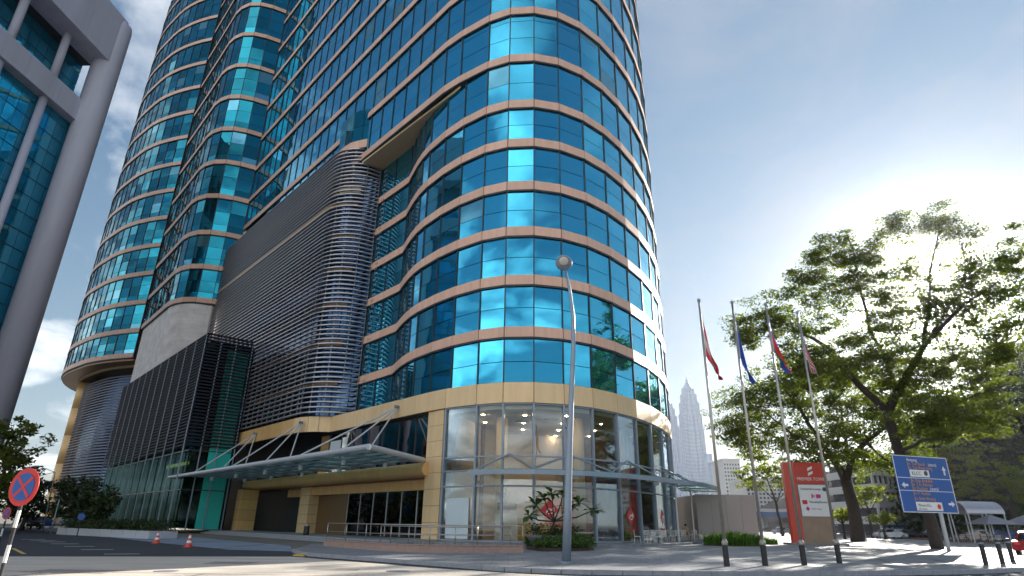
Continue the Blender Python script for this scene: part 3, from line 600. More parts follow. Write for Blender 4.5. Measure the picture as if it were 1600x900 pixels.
for i in range(len(KP)-1):
    P_ = MB(); P_.strip([KP[i], tuple(np.array(KP[i])*.012+np.array(KP[i+1])*.988)], .008, .156, .16, -.02); P_.build('kerb_stone', 'kerb', pav)
# raised apron by the entrance, steps
for k in range(3):
    b = MB(); b.prism([wd(-2.6, 3.3+(2-k)*.42), wd(34.5, 3.3+(2-k)*.42), wd(34.5, -6), wd(-2.6, -6)], .006+.1*k, .1+.1*k); tag(b.build('entrance_step', 'kerb'), kind='structure')
b = MB(); b.prism(offs(SF, 2.6)+[(19, 66), (8, 66), (-6, 50)], .151, .292); tag(b.build('shop_terrace', 'pave'), kind='structure')
# drain covers, asphalt patches and joints of the road strip painted as sunlit
for px, py, r_ in [(622, 893, .38), (1290, 897, .4), (260, 893, .36), (420, 858, .4)]:
    x, y, _ = at_z(px, py, 0); b = MB(); b.lathe([(r_, .009), (r_, .016), (r_*.9, .02)], (x, y, 0), 20); tag(b.build('manhole_cover', 'pot'), kind='structure')
g = np.random.default_rng(5)
for k in range(9):
    x0 = -22+k*4.4; dx_ = .0; yb = 19.0
    b = MB(); b.prism([(x0, 8.2), (x0+.05, 8.2), (x0+.05, 19.3), (x0, 19.3)], .0085, .0105); tag(b.build('road_joint', 'asphalt'), kind='structure')
for y_ in (17.6, 19.2):
    b = MB(); b.prism([(-40, y_), (40, y_), (40, y_+.05), (-40, y_+.05)], .0085, .0105); tag(b.build('road_joint', 'asphalt'), kind='structure')
for (px, py, w_, d_) in [(120, 893, 2.4, 1.2), (520, 890, 1.8, 1.0), (360, 880, 1.6, 1.4)]:
    x, y, _ = at_z(px, py, 0); b = MB(); b.prism([(x-w_/2+g.normal()*.1, y-d_/2), (x+w_/2, y-d_/2+g.normal()*.1), (x+w_/2+g.normal()*.15, y+d_/2), (x-w_/2, y+d_/2+g.normal()*.1)], .0085, .011); tag(b.build('road_patch', mat('road_patch', (.30, .27, .25), .85, var=.2, vscale=3)), kind='structure')
for px, py, s_ in [(870, 874, .6), (1190, 876, .7), (690, 871, .5)]:
    x, y, _ = at_z(px, py, .15); b = MB(); b.box((x, y, .155), (s_, s_*.8, .012)); tag(b.build('drain_cover', 'pot'), kind='structure')
# road marks
def dash(x0, y0, x1, y1, w_, m_='white'):
    b = MB(); t = np.array([x1-x0, y1-y0]); t = t/np.hypot(*t)*w_/2; p = [(x0-t[1], y0+t[0]), (x0+t[1], y0-t[0]), (x1+t[1], y1-t[0]), (x1-t[1], y1+t[0])]
    b.prism(p, .009, .013); return b
for i, (x, y) in enumerate([at_z(x, y, 0)[:2] for x, y in [(191, 866), (152, 859), (124, 854), (101, 850), (83, 847), (67, 845), (52, 843)]]):
    o = dash(x-.6, y-.3, x+.6, y+.3, .14).build('lane_dash', 'white'); tag(o, kind='structure')
b = dash(*at_z(20, 857, 0)[:2], *at_z(38, 866, 0)[:2], .15); tag(b.build('yellow_line', 'yellow'), kind='structure')
x, y, _ = at_z(474, 868, 0); b = MB(); b.prism([(x-.3, y-.5), (x+.3, y-.9), (x+.7, y+1.2), (x+.1, y+1.5)], .009, .06); tag(b.build('kerb_ramp', 'yellow'), kind='structure')
# dark tile insets and the hatch frame in the paving
def inset(name, pts, m_='black', w_=.12):
    b = MB(); ps = [at_z(*p, .15)[:2] for p in pts]
    for a, c in zip(ps, ps[1:]+ps[:1]):
        t = np.array(c)-np.array(a); t = t/np.hypot(*t)*w_/2; b.prism([(a[0]-t[1], a[1]+t[0]), (a[0]+t[1], a[1]-t[0]), (c[0]+t[1], c[1]-t[0]), (c[0]-t[1], c[1]+t[0])], .151, .157)
    tag(b.build(name, m_), kind='structure')
inset('paving_inlay', [(1372, 874), (1452, 873), (1495, 882), (1412, 885)])
for pts in ([(939, 871), (949, 871), (942, 881), (930, 881)], [(1033, 871), (1044, 871), (1047, 884), (1036, 884)]):
    b = MB(); b.prism([at_z(*p, .15)[:2] for p in pts], .151, .157); tag(b.build('paving_inlay', 'pot'), kind='structure')
for y_ in (871.5, 883.5):
    b = MB(); b.prism([at_z(*p, .15)[:2] for p in [(950, y_-.5), (1033, y_-.5), (1033, y_+.5), (950, y_+.5)]], .151, .157); tag(b.build('paving_inlay', 'pot'), kind='structure')
# ================================================================ TREES AND PLANTS
def leaf_cloud(centers, n_per, spread, size, flat=.4, seed=0):
    """many small leaf blades scattered in soft clumps; returns verts, faces, rnd"""
    g = np.random.default_rng(seed); C = np.repeat(np.array(centers, float), n_per, 0); n = len(C)
    sp = np.repeat(np.broadcast_to(spread, (len(centers),)), n_per)
    d = g.normal(size=(n, 3)); d /= np.linalg.norm(d, axis=1)[:, None]; r = g.random(n)**.5
    P = C + d*r[:, None]*sp[:, None]*np.array([1, 1, flat])
    a = g.normal(size=(n, 3)); a[:, 2] *= .6; a /= np.linalg.norm(a, axis=1)[:, None]
    u = np.cross(a, g.normal(size=(n, 3))); u /= np.linalg.norm(u, axis=1)[:, None]+1e-9
    s = size*g.uniform(.6, 1.35, n)[:, None]; A = a*s; U = u*s*.42
    V = np.empty((n, 4, 3)); V[:, 0] = P-A; V[:, 1] = P+U; V[:, 2] = P+A; V[:, 3] = P-U
    clump = np.repeat(g.random(len(centers)), n_per)
    return V.reshape(-1, 3), n, np.clip(clump*.55+g.random(n)*.45, 0, 1)
def leaf_obj(name, clouds, m_, parent=None, **props):
    V = np.concatenate([c[0] for c in clouds]); n = sum(c[1] for c in clouds); R_ = np.concatenate([c[2] for c in clouds])
    me = bpy.data.meshes.new(name); me.vertices.add(len(V)); me.vertices.foreach_set('co', V.astype(np.float32).ravel())
    me.loops.add(4*n); me.loops.foreach_set('vertex_index', np.arange(4*n, dtype=np.int32)); me.polygons.add(n)
    me.polygons.foreach_set('loop_start', np.arange(0, 4*n, 4, dtype=np.int32)); me.polygons.foreach_set('loop_total', np.full(n, 4, dtype=np.int32))
    at = me.attributes.new('rnd', 'FLOAT', 'FACE'); at.data.foreach_set('value', R_.astype(np.float32))
    me.materials.append(M[m_]); me.update(); me.validate(); return link(bpy.data.objects.new(name, me), parent, props)
def grow(limbs, tips, rtip=.012, bend=.12, seed=1):
    """limbs: list of (points, radii); every tip is joined to the nearest wood grown so far, so twigs fork from branches"""
    g = np.random.default_rng(seed); nodes = []; rad = []; b = MB()
    for pts, rr in limbs:
        P = [Vector(p) for p in pts]; n = len(P); fine = []; fr = []
        for i in range(n-1):
            k = max(2, int((P[i+1]-P[i]).length/.9))
            for j in range(k):
                t = j/k; fine.append(P[i].lerp(P[i+1], t)+Vector(g.normal(size=3))*.05*(1 if (i or j) else 0)); fr.append(rr[i]*(1-t)+rr[i+1]*t)
        fine.append(P[-1]); fr.append(rr[-1]); b.tube(fine, fr, 9); nodes += [np.array(p) for p in fine[2:]]; rad += fr[2:]
    nodes = np.array(nodes); rad = np.array(rad); tips = np.array(tips)
    d0 = np.min(np.linalg.norm(tips[:, None]-nodes[None], axis=2), axis=1); new = []
    for i in np.argsort(d0):
        t = tips[i]; allN = np.concatenate([nodes]+new) if new else nodes
        dist = np.linalg.norm(allN-t, axis=1)+np.maximum(0, allN[:, 2]-t[2])*1.2; j = int(np.argmin(dist)); a = allN[j]
        L = np.linalg.norm(t-a)
        if L < .15: continue
        r0 = min(float(rad[j])*.7, .018+.022*L); k = max(2, int(L/.7)); side = g.normal(size=3)*L*bend; side[2] = abs(side[2])*.6
        pts = [a+(t-a)*u+side*math.sin(math.pi*u) for u in np.linspace(0, 1, k+1)]; rs = [r0+(rtip-r0)*u if r0 > rtip else r0 for u in np.linspace(0, 1, k+1)]
        b.tube(pts, rs, 5, cap=False); new.append(np.array(pts[1:])); rad = np.concatenate([rad, rs[1:]])
    return b
def lobe(c, r, n, g):
    d = g.normal(size=(n, 3)); d /= np.linalg.norm(d, axis=1)[:, None]; return np.array(c)+d*(g.random(n)**.45)[:, None]*np.array(r)
def Y(px, py, y): return at_y(px, py, y)
def tree(label, base, limbs_px, lobes_px, y, leaf, n_per, size, spread=.95, seed=3, group=None, name='rain_tree', flat=.42):
    """limbs and lobes are surveyed on the photo at depth y (+ own depth offset), then built in 3-D"""
    g = np.random.default_rng(seed); t = thing(name, label, 'tree', base, group)
    limbs = []
    for pts, r0, r1 in limbs_px:
        P = [Y(p[0], p[1], y+(p[2] if len(p) > 2 else 0)) for p in pts]; limbs.append((P, list(np.linspace(r0, r1, len(P)))))
    if limbs: limbs[0][0][0] = (base[0], base[1], base[2]-.2)
    tips = []
    for cx, cy, rx, ry, dy, rd, n in lobes_px:
        c = Y(cx, cy, y+dy); k = c[1]/F*1.08; tips.append(lobe(c, (rx*k, rd, ry*k), n, g))
    tips = np.concatenate(tips); grow(limbs, tips, seed=seed).build('trunk', 'bark', t, smooth=True)
    leaf_obj('crown', [leaf_cloud(tips, n_per, g.uniform(.6, 1.25, len(tips))*spread, size, flat, seed)], leaf, t); return t
b2 = at_y(1465, 858, 48.); b2 = (b2[0], 48., .15)
tree('tall leaning rain tree with an open crown in front of the sun', b2,
     [([(1465, 860), (1456, 820), (1430, 755), (1404, 705), (1390, 660), (1386, 640)],   .46, .31),
      ([(1386, 642), (1350, 608), (1322, 575), (1300, 548, 2), (1270, 528, 3), (1225, 505, 4), (1180, 495, 4)], .30, .06),
      ([(1386, 642), (1414, 592), (1444, 540, -1), (1470, 512, -2), (1510, 470, -3), (1560, 440, -4)], .32, .06),
      ([(1388, 650), (1402, 610, 2), (1382, 560, 3), (1360, 520, 3), (1348, 470, 3), (1335, 400, 2), (1325, 370, 2)], .22, .05),
      ([(1400, 690), (1460, 640, -2), (1520, 620, -3), (1575, 600, -4)], .22, .06),
      ([(1444, 540), (1452, 470, 1), (1456, 400, 2), (1470, 350, 2)], .18, .05), ([(1444, 540), (1490, 470, 3), (1510, 420, 3), (1500, 370, 3)], .15, .04),
      ([(1404, 705), (1440, 690, -3), (1500, 680, -4)], .16, .05), ([(1322, 575), (1290, 570, -3), (1250, 575, -4)], .14, .05)],
     [(1215, 500, 72, 42, 3, 3.5, 75), (1160, 520, 32, 26, 4, 2, 20), (1325, 410, 70, 55, 2, 4, 95), (1290, 395, 25, 25, 2, 2, 16), (1250, 445, 34, 26, 3, 2.5, 24), (1460, 352, 50, 34, 2, 3, 40), (1390, 355, 40, 26, 2, 3, 22), (1505, 365, 24, 30, 3, 2, 14),
      (1400, 470, 115, 80, 1, 6, 150), (1530, 470, 85, 75, -3, 5, 105), (1590, 400, 50, 55, -4, 4, 40), (1340, 560, 110, 60, 0, 5, 120), (1470, 580, 110, 60, -2, 5, 115), (1560, 560, 60, 60, -4, 4, 45),
      (1490, 655, 88, 34, -4, 4, 95), (1260, 570, 60, 35, -4, 3, 48), (1415, 640, 60, 40, 3, 4, 45)],
     b2[1], 'leaf', 92, .135, 1.05, 5)
b1 = at_z(1340, 846, .15)
tree('dark forked rain tree standing between the red pylon and the road sign', b1,
     [([(1340, 846), (1337, 810), (1328, 775), (1320, 750)], .74, .52),
      ([(1320, 750), (1304, 720), (1284, 695), (1266, 665, 2), (1245, 630, 3), (1215, 600, 4)], .42, .1),
      ([(1322, 752), (1332, 715, -1), (1352, 690, -3), (1390, 665, -4), (1420, 650, -5)], .40, .1),
      ([(1300, 715), (1240, 700, 2), (1190, 672, 3), (1140, 655, 4)], .22, .06), ([(1328, 725), (1318, 670, 3), (1312, 620, 4)], .24, .06),
      ([(1284, 695), (1240, 680, -5), (1190, 640, -7)], .18, .05), ([(1352, 690), (1385, 720, -6), (1420, 715, -6)], .18, .05)],
     [(1170, 640, 55, 42, 3, 5, 80), (1145, 675, 30, 18, 3, 3, 22), (1240, 600, 80, 40, 3, 6, 105), (1210, 690, 70, 28, 1, 5, 60), (1300, 640, 80, 50, 2, 6, 95), (1290, 700, 70, 30, -4, 5, 60), (1380, 660, 70, 40, -4, 6, 75), (1340, 600, 80, 40, 3, 6, 65), (1400, 720, 40, 22, -6, 4, 32), (1350, 720, 40, 22, 5, 4, 26)],
     b1[1], 'leaf', 76, .18, 1.45, 8)
# smaller trees behind, by the car park
def small_tree(label, px, py, toppx, toppy, y, r, n, leaf, seed, lean=0, size=.22, group=None, npr=44):
    bx = Y(px, py, y); base = (bx[0], y, .05)
    tree(label, base, [([(px, py), (px+(toppx-px)*.4, py+(toppy-py)*.45), (toppx, toppy+r*.5)], .16+.002*r, .06), ([(px+(toppx-px)*.3, py+(toppy-py)*.4), (toppx-r*.7, toppy+r*.4, 1)], .09, .04), ([(px+(toppx-px)*.3, py+(toppy-py)*.4), (toppx+r*.7, toppy+r*.4, -1)], .09, .04)],
         [(toppx, toppy+r*.3, r, r*.6, 0, r*y/F, n), (toppx-r*.6, toppy+r*.55, r*.6, r*.4, 1, 2, n//3), (toppx+r*.6, toppy+r*.5, r*.6, r*.4, -1, 2, n//3)], y, leaf, npr, size, 1.0, seed, group, 'small_tree')
small_tree('slim bright green tree with thin bare stems left of the red pylon', 1222, 828, 1195, 720, 100, 46, 46, 'leafy', 21)
small_tree('yellow green tree in the gap between trunk and blue road sign', 1362, 830, 1350, 762, 96, 30, 26, 'leafy', 22)
small_tree('low bright tree leaning out of the wooded slope behind the shelter', 1590, 835, 1560, 725, 84, 62, 60, 'leafy', 23)
small_tree('bright crowned tree hanging over the top of the blue road sign', 1440, 838, 1470, 690, 92, 48, 60, 'leafy', 24)
small_tree('pale feathery sapling behind the fence right of the forked tree', 1383, 832, 1378, 805, 85, 16, 12, 'leafy', 25, size=.18)
small_tree('small round sapling beside the trunk of the forked tree', 1318, 832, 1314, 800, 82, 15, 12, 'leafy', 26, size=.18)
# wooded hill on the right: one dark mass
g_ = np.random.default_rng(31); pts = []
for i in range(1300):
    px = g_.uniform(1425, 1900); y = g_.uniform(100, 170); topy = 545 if px > 1560 else 610+ (1560-px)*.6
    py = g_.uniform(topy+ (y-118)*.1, 815); pts.append(Y(px, py, y))
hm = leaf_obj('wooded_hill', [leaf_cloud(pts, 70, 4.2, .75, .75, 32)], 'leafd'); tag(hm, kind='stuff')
b = MB()
for i in range(26):
    for j in range(8): pass
xs = np.linspace(70, 330, 27); prof = [0, 9, 16, 20, 24, 24, 20]
ys = np.linspace(150, 260, 7)
vs = [(x, yy, -.5+prof[k]*min(1, max(0, (x-84)/40))) for k, yy in enumerate(ys) for x in xs]
b.add(vs, [(k*27+i, k*27+i+1, (k+1)*27+i+1, (k+1)*27+i) for k in range(6) for i in range(26)]); tag(b.build('hill', 'soil'), kind='structure')
# far left: dark trees under the drum and leafy branches at the frame edge
def bushy(label, c, r, n, leaf, seed, size=.22, npr=60, trunk=2.4, name='round_tree', cat='tree'):
    g = np.random.default_rng(seed); t = thing(name, label, cat, (c[0], c[1], 0.))
    tips = lobe((c[0], c[1], c[2]), r, n, g)
    grow([([(c[0], c[1], -.1), (c[0]+.2, c[1], c[2]-r[2]*.5), (c[0], c[1], c[2]+r[2]*.3)], [.22, .16, .08])], tips, seed=seed).build('trunk', 'bark', t, smooth=True)
    leaf_obj('crown', [leaf_cloud(tips, npr, g.uniform(.6, 1.1, n)*.9, size, .7, seed)], leaf, t); return t
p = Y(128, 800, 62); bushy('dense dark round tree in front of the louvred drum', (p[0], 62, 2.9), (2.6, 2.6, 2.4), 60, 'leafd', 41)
p = Y(150, 810, 60); bushy('smaller dark clipped tree beside the glass hall', (p[0], 60, 2.2), (1.7, 1.7, 1.7), 30, 'leafd', 42)
p = Y(12, 740, 58); bushy('sunlit leafy tree at the left edge behind the no stopping sign', (p[0]-.5, 58, 6.2), (3.4, 3., 4.2), 80, 'leafy', 43)
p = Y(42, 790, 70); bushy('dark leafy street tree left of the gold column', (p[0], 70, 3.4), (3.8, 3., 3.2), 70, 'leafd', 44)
p = Y(55, 715, 40); 
# hedge, grass clump, frangipani in a bowl
hp = [at_z(x, y, .15) for x, y in [(822, 858), (850, 862), (900, 861), (928, 860), (922, 852), (880, 849), (835, 850)]]
g = np.random.default_rng(51); cx = np.mean([p[0] for p in hp]); cy = np.mean([p[1] for p in hp])
t = thing('hedge', 'low clipped green hedge around the stone bowl by the lamp post', 'hedge', (cx, cy, .15))
b = MB(); b.prism([(p[0], p[1]) for p in hp], .16, .30); b.build('planting_bed', 'soil', t)
tips = []
for i in range(300):
    k = g.integers(0, 7); f = g.random()**.5; f_ = g.random(); p = np.array(hp[k])*(f*f_)+np.array(hp[(k+1) % 7])*(f*(1-f_))+np.array([cx, cy, 0])*(1-f); tips.append((p[0], p[1], .45+g.random()*.45*(1.2-f)))
leaf_obj('foliage', [leaf_cloud(tips, 80, .30, .085, .9, 52)], 'leaff', t)
def grass_clump(label, c, rx, ry, h, n, seed, name='grass_clump', cat='plant', m_='leafg'):
    g = np.random.default_rng(seed); b = MB()
    for i in range(n):
        a = g.random()*6.283; r = g.random()**.5; x = c[0]+rx*r*math.cos(a); y = c[1]+ry*r*math.sin(a); hh = h*g.uniform(.6, 1.1)*(1-.35*r); dx, dy = g.normal(size=2)*.22*hh*2.2; w_ = .035
        q = np.array([dy, -dx]); q = q/(np.hypot(*q)+1e-6)*w_; m1 = (x+dx*.4, y+dy*.4, c[2]+hh*.65)
        b.add([(x-q[0], y-q[1], c[2]), (x+q[0], y+q[1], c[2]), (m1[0]+q[0]*.8, m1[1]+q[1]*.8, m1[2]), (m1[0]-q[0]*.8, m1[1]-q[1]*.8, m1[2]), (x+dx, y+dy, c[2]+hh*.9)], [(0, 1, 2, 3), (3, 2, 4)])
    t = thing(name, label, cat, c); b.build('blades', m_, t)
    b = MB(); b.prism([(c[0]+rx*1.05*math.cos(k*.449), c[1]+ry*1.05*math.sin(k*.449)) for k in range(14)], c[2]-.02, c[2]+.04); b.build('planting_bed', 'soil', t)
c = at_z(1152, 853, .15); grass_clump('long oval clump of bright green strap leaves at the feet of the flagpoles', (c[0], c[1]+.6, .16), 2.2, 1.5, 1.25, 1500, 61)
c = at_z(1198, 851, .15); grass_clump('small tuft of grass right of the larger green clump', (c[0]+.5, c[1]+1, .16), .8, .6, .7, 260, 62)
fc = Y(856, 842, 37.4); t = thing('frangipani_tree', 'potted frangipani with long dark leaves fanning out behind the lamp post', 'tree', (fc[0], fc[1], .15))
b = MB(); b.lathe([(.55, .3), (1.0, .5), (1.25, .78), (1.28, .86), (1.1, .86), (1.0, .74)], (fc[0], fc[1], 0), 24); b.build('bowl', 'pot', t, smooth=False)
ends = [Y(x, y, 37.4+d) for x, y, d in [(838, 790, 0), (826, 806, -.5), (862, 770, .4), (880, 772, -.4), (905, 786, .3), (925, 798, -.2), (850, 778, .8), (890, 795, .8)]]
b = MB(); root = (fc[0], fc[1], .7); f1 = Y(866, 815, 37.4); b.tube([root, f1], [.07, .055], 7)
for e in ends: b.tube([f1, ((f1[0]*.4+e[0]*.6), (f1[1]*.4+e[1]*.6), f1[2]*.4+e[2]*.6-.12), e], [.05, .04, .03], 6)
b.build('trunk', 'bark', t, smooth=True)
g = np.random.default_rng(71)
for e in ends:
    for k in range(15):
        a = g.random()*6.283; el = g.uniform(-.35, .75); L = g.uniform(.62, .95); d = Vector((math.cos(a)*math.cos(el), math.sin(a)*math.cos(el), math.sin(el))); s_ = d.cross(Vector((0, 0, 1))).normalized()*.13; e_ = Vector(e); b = MB()
        m1 = e_+d*L*.5+Vector((0, 0, .05)); m2 = e_+d*L*.8; tp = e_+d*L-Vector((0, 0, .10)); dn = Vector((0, 0, -.02))
        b.add([e_, m1-s_, m1+dn, m1+s_, m2-s_*.8, m2+dn, m2+s_*.8, tp], [(0, 2, 1), (0, 3, 2), (1, 2, 5, 4), (2, 3, 6, 5), (4, 5, 7), (5, 6, 7)]); b.build('leaf', 'leaff', t)
leaf_obj('undergrowth', [leaf_cloud([(fc[0]+x, fc[1]+y, 1.15) for x, y in [(-.5, .2), (.3, 0), (.7, .3), (1.3, .5), (1.5, .1), (-.9, .2)]], 150, .5, .07, .8, 72)], 'leafd', t)
# ================================================================ STREET FURNITURE
# tall street lamp in front of the storefront
lb = at_z(885, 880, .15); t = thing('street_lamp', 'tall grey street lamp with a bent neck and round head before the storefront', 'street lamp', lb)
b = MB(); pts = [lb]+[Y(x, y, lb[1]) for x, y in [(887, 790), (890, 690), (894, 590), (896, 540), (895, 490), (890, 452), (884, 425)]]
b.tube(pts, [.17, .145, .125, .10, .09, .08, .065, .055], 14); b.build('pole', 'steel', t, smooth=True)
b = MB(); b.lathe([(.26, .0), (.26, .05), (.2, .07)], lb, 12); b.build('base_plate', 'steel', t)
hc = Vector(Y(881, 411, lb[1]-.1)); ax = Vector((-.10, -.72, -.68)).normalized(); q = ax.to_track_quat('Z', 'Y').to_matrix()
def lathe_dir(prof, c, q, seg=20):
    bb = MB(); bb.lathe(prof, (0, 0, 0), seg); bb.v = [tuple(Vector(c)+q@Vector(v)) for v in bb.v]; return bb
lathe_dir([(.10, -.22), (.30, -.16), (.36, -.06), (.37, .0), (.34, .03)], hc, q).build('lamp_head', 'steel', t, smooth=True)
b = lathe_dir([(.20, .03), (.19, .07), (.12, .09)], hc+q@Vector((0, .1, 0)), q); b.build('lamp_lens', 'lens', t, smooth=True)
# four flagpoles and their flags
FP = [((1136, 885), (1089, 468)), ((1196, 884), (1140, 471)), ((1257, 883), (1193, 474)), ((1312, 880), (1241, 487))]
PL = ['leftmost steel flagpole, carrying the red and white flag', 'steel flagpole with the plain blue flag, second from the tower', 'steel flagpole with the blue and red flag, in front of the red pylon', 'steel flagpole with the striped flag, between red pylon and forked tree']
POLES = []
for (bp, tp), lab in zip(FP, PL):
    p = at_z(*bp, .15); h = h_at(*tp, p[0], p[1]); t = thing('flagpole', lab, 'flagpole', p, 'flagpoles on the plaza'); POLES.append((p, h))
    b = MB(); b.tube([(p[0], p[1], .8), (p[0], p[1], h*.5), (p[0], p[1], h-.1)], [.062, .052, .04], 12); b.build('pole', 'inox', t, smooth=True)
    b = MB(); b.lathe([(.105, 0), (.105, .70), (.07, .74)], p, 12); b.build('sleeve', 'black', t)
    b = MB(); b.lathe([(.10, .70), (.12, .76), (.12, .82), (.06, .9)], p, 12); b.build('collar', 'inox', t)
    b = MB(); b.lathe([(.07, 0), (.075, .08), (.05, .14)], (p[0], p[1], h-.12), 12); b.build('finial', 'steel', t)
def flag(label, i, top, fly, cols, seed):
    """limp cloth: hoist on the pole, the fly end sagging away from it"""
    p, h = POLES[i]; a = Y(*top[0], p[1]); e = Y(*top[1], p[1]); fe = Y(*fly, p[1])
    t = thing('flag', label, 'flag', (p[0]+.06, p[1], a[2]), 'flags on the poles'); nu, nv = 14, 12; g = np.random.default_rng(seed); ph = g.random()*6
    H = a[2]-e[2]; parts = {}
    V = [[None]*(nv+1) for _ in range(nu+1)]
    for i_ in range(nu+1):
        u = i_/nu
        for j in range(nv+1):
            v = j/nv
            x0 = p[0]+.07+(a[0]-p[0]-.07)*0; z = a[2]-H*v
            top_drop = (a[2]-fe[2]-.15)*(u**.75)*(1-.62*v)
            xx = x0+(fe[0]-x0)*u*(.62+.38*v)+.07*u*math.sin(7*u+ph+2*v); yy = p[1]+.22*u*math.sin(9*u+ph)+.16*u*math.cos(5*v+ph)
            V[i_][j] = (xx, yy, z-top_drop)
    for i_ in range(nu):
        for j in range(nv): parts.setdefault(cols((i_+.5)/nu, (j+.5)/nv), []).append((i_, j))
    for m_, cells in parts.items():
        b = MB()
        for i_, j in cells:
            q = [Vector(V[i_][j]), Vector(V[i_+1][j]), Vector(V[i_+1][j+1]), Vector(V[i_][j+1])]; nn = (q[1]-q[0]).cross(q[3]-q[0]).normalized()*.004
            b.add([v+nn for v in q]+[v-nn for v in q], [(3, 2, 1, 0), (4, 5, 6, 7)])
        b.build('cloth', m_, t, smooth=True)
    b = MB(); b.tube([(p[0]+.065, p[1], a[2]+.05), (p[0]+.065, p[1], e[2]-.05)], .012, 5); b.build('halyard', 'flagwhite', t)
flag('red and white flag hanging limp on the leftmost pole', 0, ((1093, 492), (1100, 556)), (1130, 596), lambda u, v: 'flagwhite' if .35 < v < .68 and u < .75 else 'flagred', 1)
flag('plain dark blue flag with a small yellow star hanging limp', 1, ((1146, 492), (1153, 560)), (1180, 604), lambda u, v: 'flagyellow' if .55 < u < .66 and .45 < v < .6 else 'flagblue', 2)
flag('blue and red flag hanging limp in front of the foliage', 2, ((1198, 494), (1205, 548)), (1240, 588), lambda u, v: 'flagblue' if v < .36 else ('flagyellow' if u > .8 and v > .7 else ('flaggreen' if v > .85 and u < .5 else 'flagred')), 3)
flag('red and white striped flag on the pole nearest the forked tree', 3, ((1246, 508), (1253, 560)), (1278, 584), lambda u, v: 'flagblue' if u < .35 and v < .5 else ('flagred' if int(v*12) % 2 == 0 else 'flagwhite'), 4)
# red pylon sign
py_ = 53.6; xl = Y(1241, 851, py_)[0]; xr = Y(1308, 851, py_)[0]; zt = h_at(1227, 722, xl, py_); W_ = xr-xl
t = thing('pylon_sign', 'red and steel pylon sign with a white tenant board and white lettering', 'sign', ((xl+xr)/2, py_, .15))
b = MB(); b.box(((xl+xr)/2+.2, py_+.4, .22), (W_+1.2, 1.6, .14)); b.build('plinth', 'pot', t)
b = MB(); b.prism([(xl, py_), (xl+.75, py_-.35), (xl+.75, py_+.5), (xl, py_+.5)], .29, zt); b.prism([(xl+.76, py_-.34), (xr, py_-.05), (xr, py_+.5), (xl+.76, py_+.5)], zt-1.75, zt-.02); b.build('red_panel', 'signred', t)
b = MB(); b.prism([(xl+.76, py_-.26), (xr+.02, py_+.02), (xr+.02, py_+.48), (xl+.76, py_+.48)], .29, zt-1.76); b.build('steel_panel', 'bronze', t)
rt = Vector((xr-xl-.76, .29, 0)).normalized(); o_ = Vector((xl+.85, py_-.30, 0)); nn = Vector((rt.y, -rt.x, 0))
L_ = (xr-xl-.95)
def onp(u, z, d=.0): v = o_+rt*u+nn*d; return (v.x, v.y, z)
b = MB(); b.para(onp(.05, zt-4.35, -.02), rt*L_, nn*.06, Vector((0, 0, 2.5))); b.build('tenant_board', 'white', t)
def pmx(u, z, d=.06): return facing(onp(u, z, d), rt)
textmesh('sign_text', 'PREMIER TOWER', .36, pmx(.02, zt-1.5, .05), 'white', t)
for k, z in enumerate((zt-.62, zt-1.02)):
    b = MB(); mx = pmx(L_*.42, z, .05)
    b.add([mx@Vector(v) for v in [(-.02, -.12, 0), (.42, .10, 0), (.45, .30, 0), (.02, .14, 0), (-.02, -.12, .03), (.42, .10, .03), (.45, .30, .03), (.02, .14, .03)]], [(3, 2, 1, 0), (4, 5, 6, 7), (0, 1, 5, 4), (1, 2, 6, 5), (2, 3, 7, 6), (3, 0, 4, 7)]); b.build('logo_stroke', 'white', t)
textmesh('board_text', 'Residential Lounge', .24, pmx(.2, zt-2.25), 'textdark', t)
lathe_dir([(.17, 0), (.17, .02)], onp(L_-.25, zt-2.18, .05), Vector(nn).to_track_quat('Z', 'Y').to_matrix()).build('board_logo', 'textdark', t)
b = MB(); mx = pmx(1.15, zt-2.75)
b.box((0, 0, 0), (.12, .34, .02)); b.box((.55, 0, 0), (.4, .3, .02)); b.box((.16, .0, 0), (.1, .16, .02)); b.v = [tuple(mx@Vector(v)) for v in b.v]; b.build('board_logo', 'magenta', t)
b = MB(); b.box((.42, -.02, 0), (.42, .32, .02)); mx = pmx(.0, zt-3.22); b.v = [tuple(mx@Vector(v)) for v in b.v]; b.build('board_logo', 'red', t)
textmesh('board_text', 'MonthlyPlanner', .25, pmx(.85, zt-3.3), 'textdark', t)
b = MB(); b.box((0, 0, 0), (.26, .26, .02), .785); mx = pmx(.6, zt-3.75); b.v = [tuple(mx@Vector(v)) for v in b.v]; b.build('board_logo', 'magenta', t)
textmesh('board_text', 'CITY To Go', .17, pmx(.95, zt-3.82), 'textdark', t)
# blue direction sign
y0, y1 = 41.5, 43.3; A = Vector(Y(1412, 801, y0)); B_ = Vector(Y(1498, 801, y1)); A.z = B_.z = 2.5; r_ = (B_-A); Wd = r_.length; r_.normalize(); nn2 = Vector((r_.y, -r_.x, 0)); Hd = 3.62
pb = at_z(1490, 860, .15); pc = A+r_*Wd*.72-nn2*.24
t = thing('direction_sign', 'blue road direction sign with white arrows and place names on a grey post', 'road sign', (pc.x, pc.y, .15))
b = MB(); b.para(A, r_*Wd, -nn2*.05, Vector((0, 0, Hd))); b.build('board', 'blue', t)
b = MB(); b.tube([(pc.x, pc.y, .1), (pc.x, pc.y, 5.6)], .13, 12); b.build('post', 'steelp', t, smooth=True)
def on(u, v, d=.012): p = A+r_*u*Wd+Vector((0, 0, v*Hd))+nn2*d; return p
def bar(u0, v0, u1, v1, name='border', m_='white', th=.02):
    b = MB(); p = on(u0, v0, .0); b.para(p, r_*(u1-u0)*Wd, nn2*th, Vector((0, 0, (v1-v0)*Hd))); return b.build(name, m_, t)
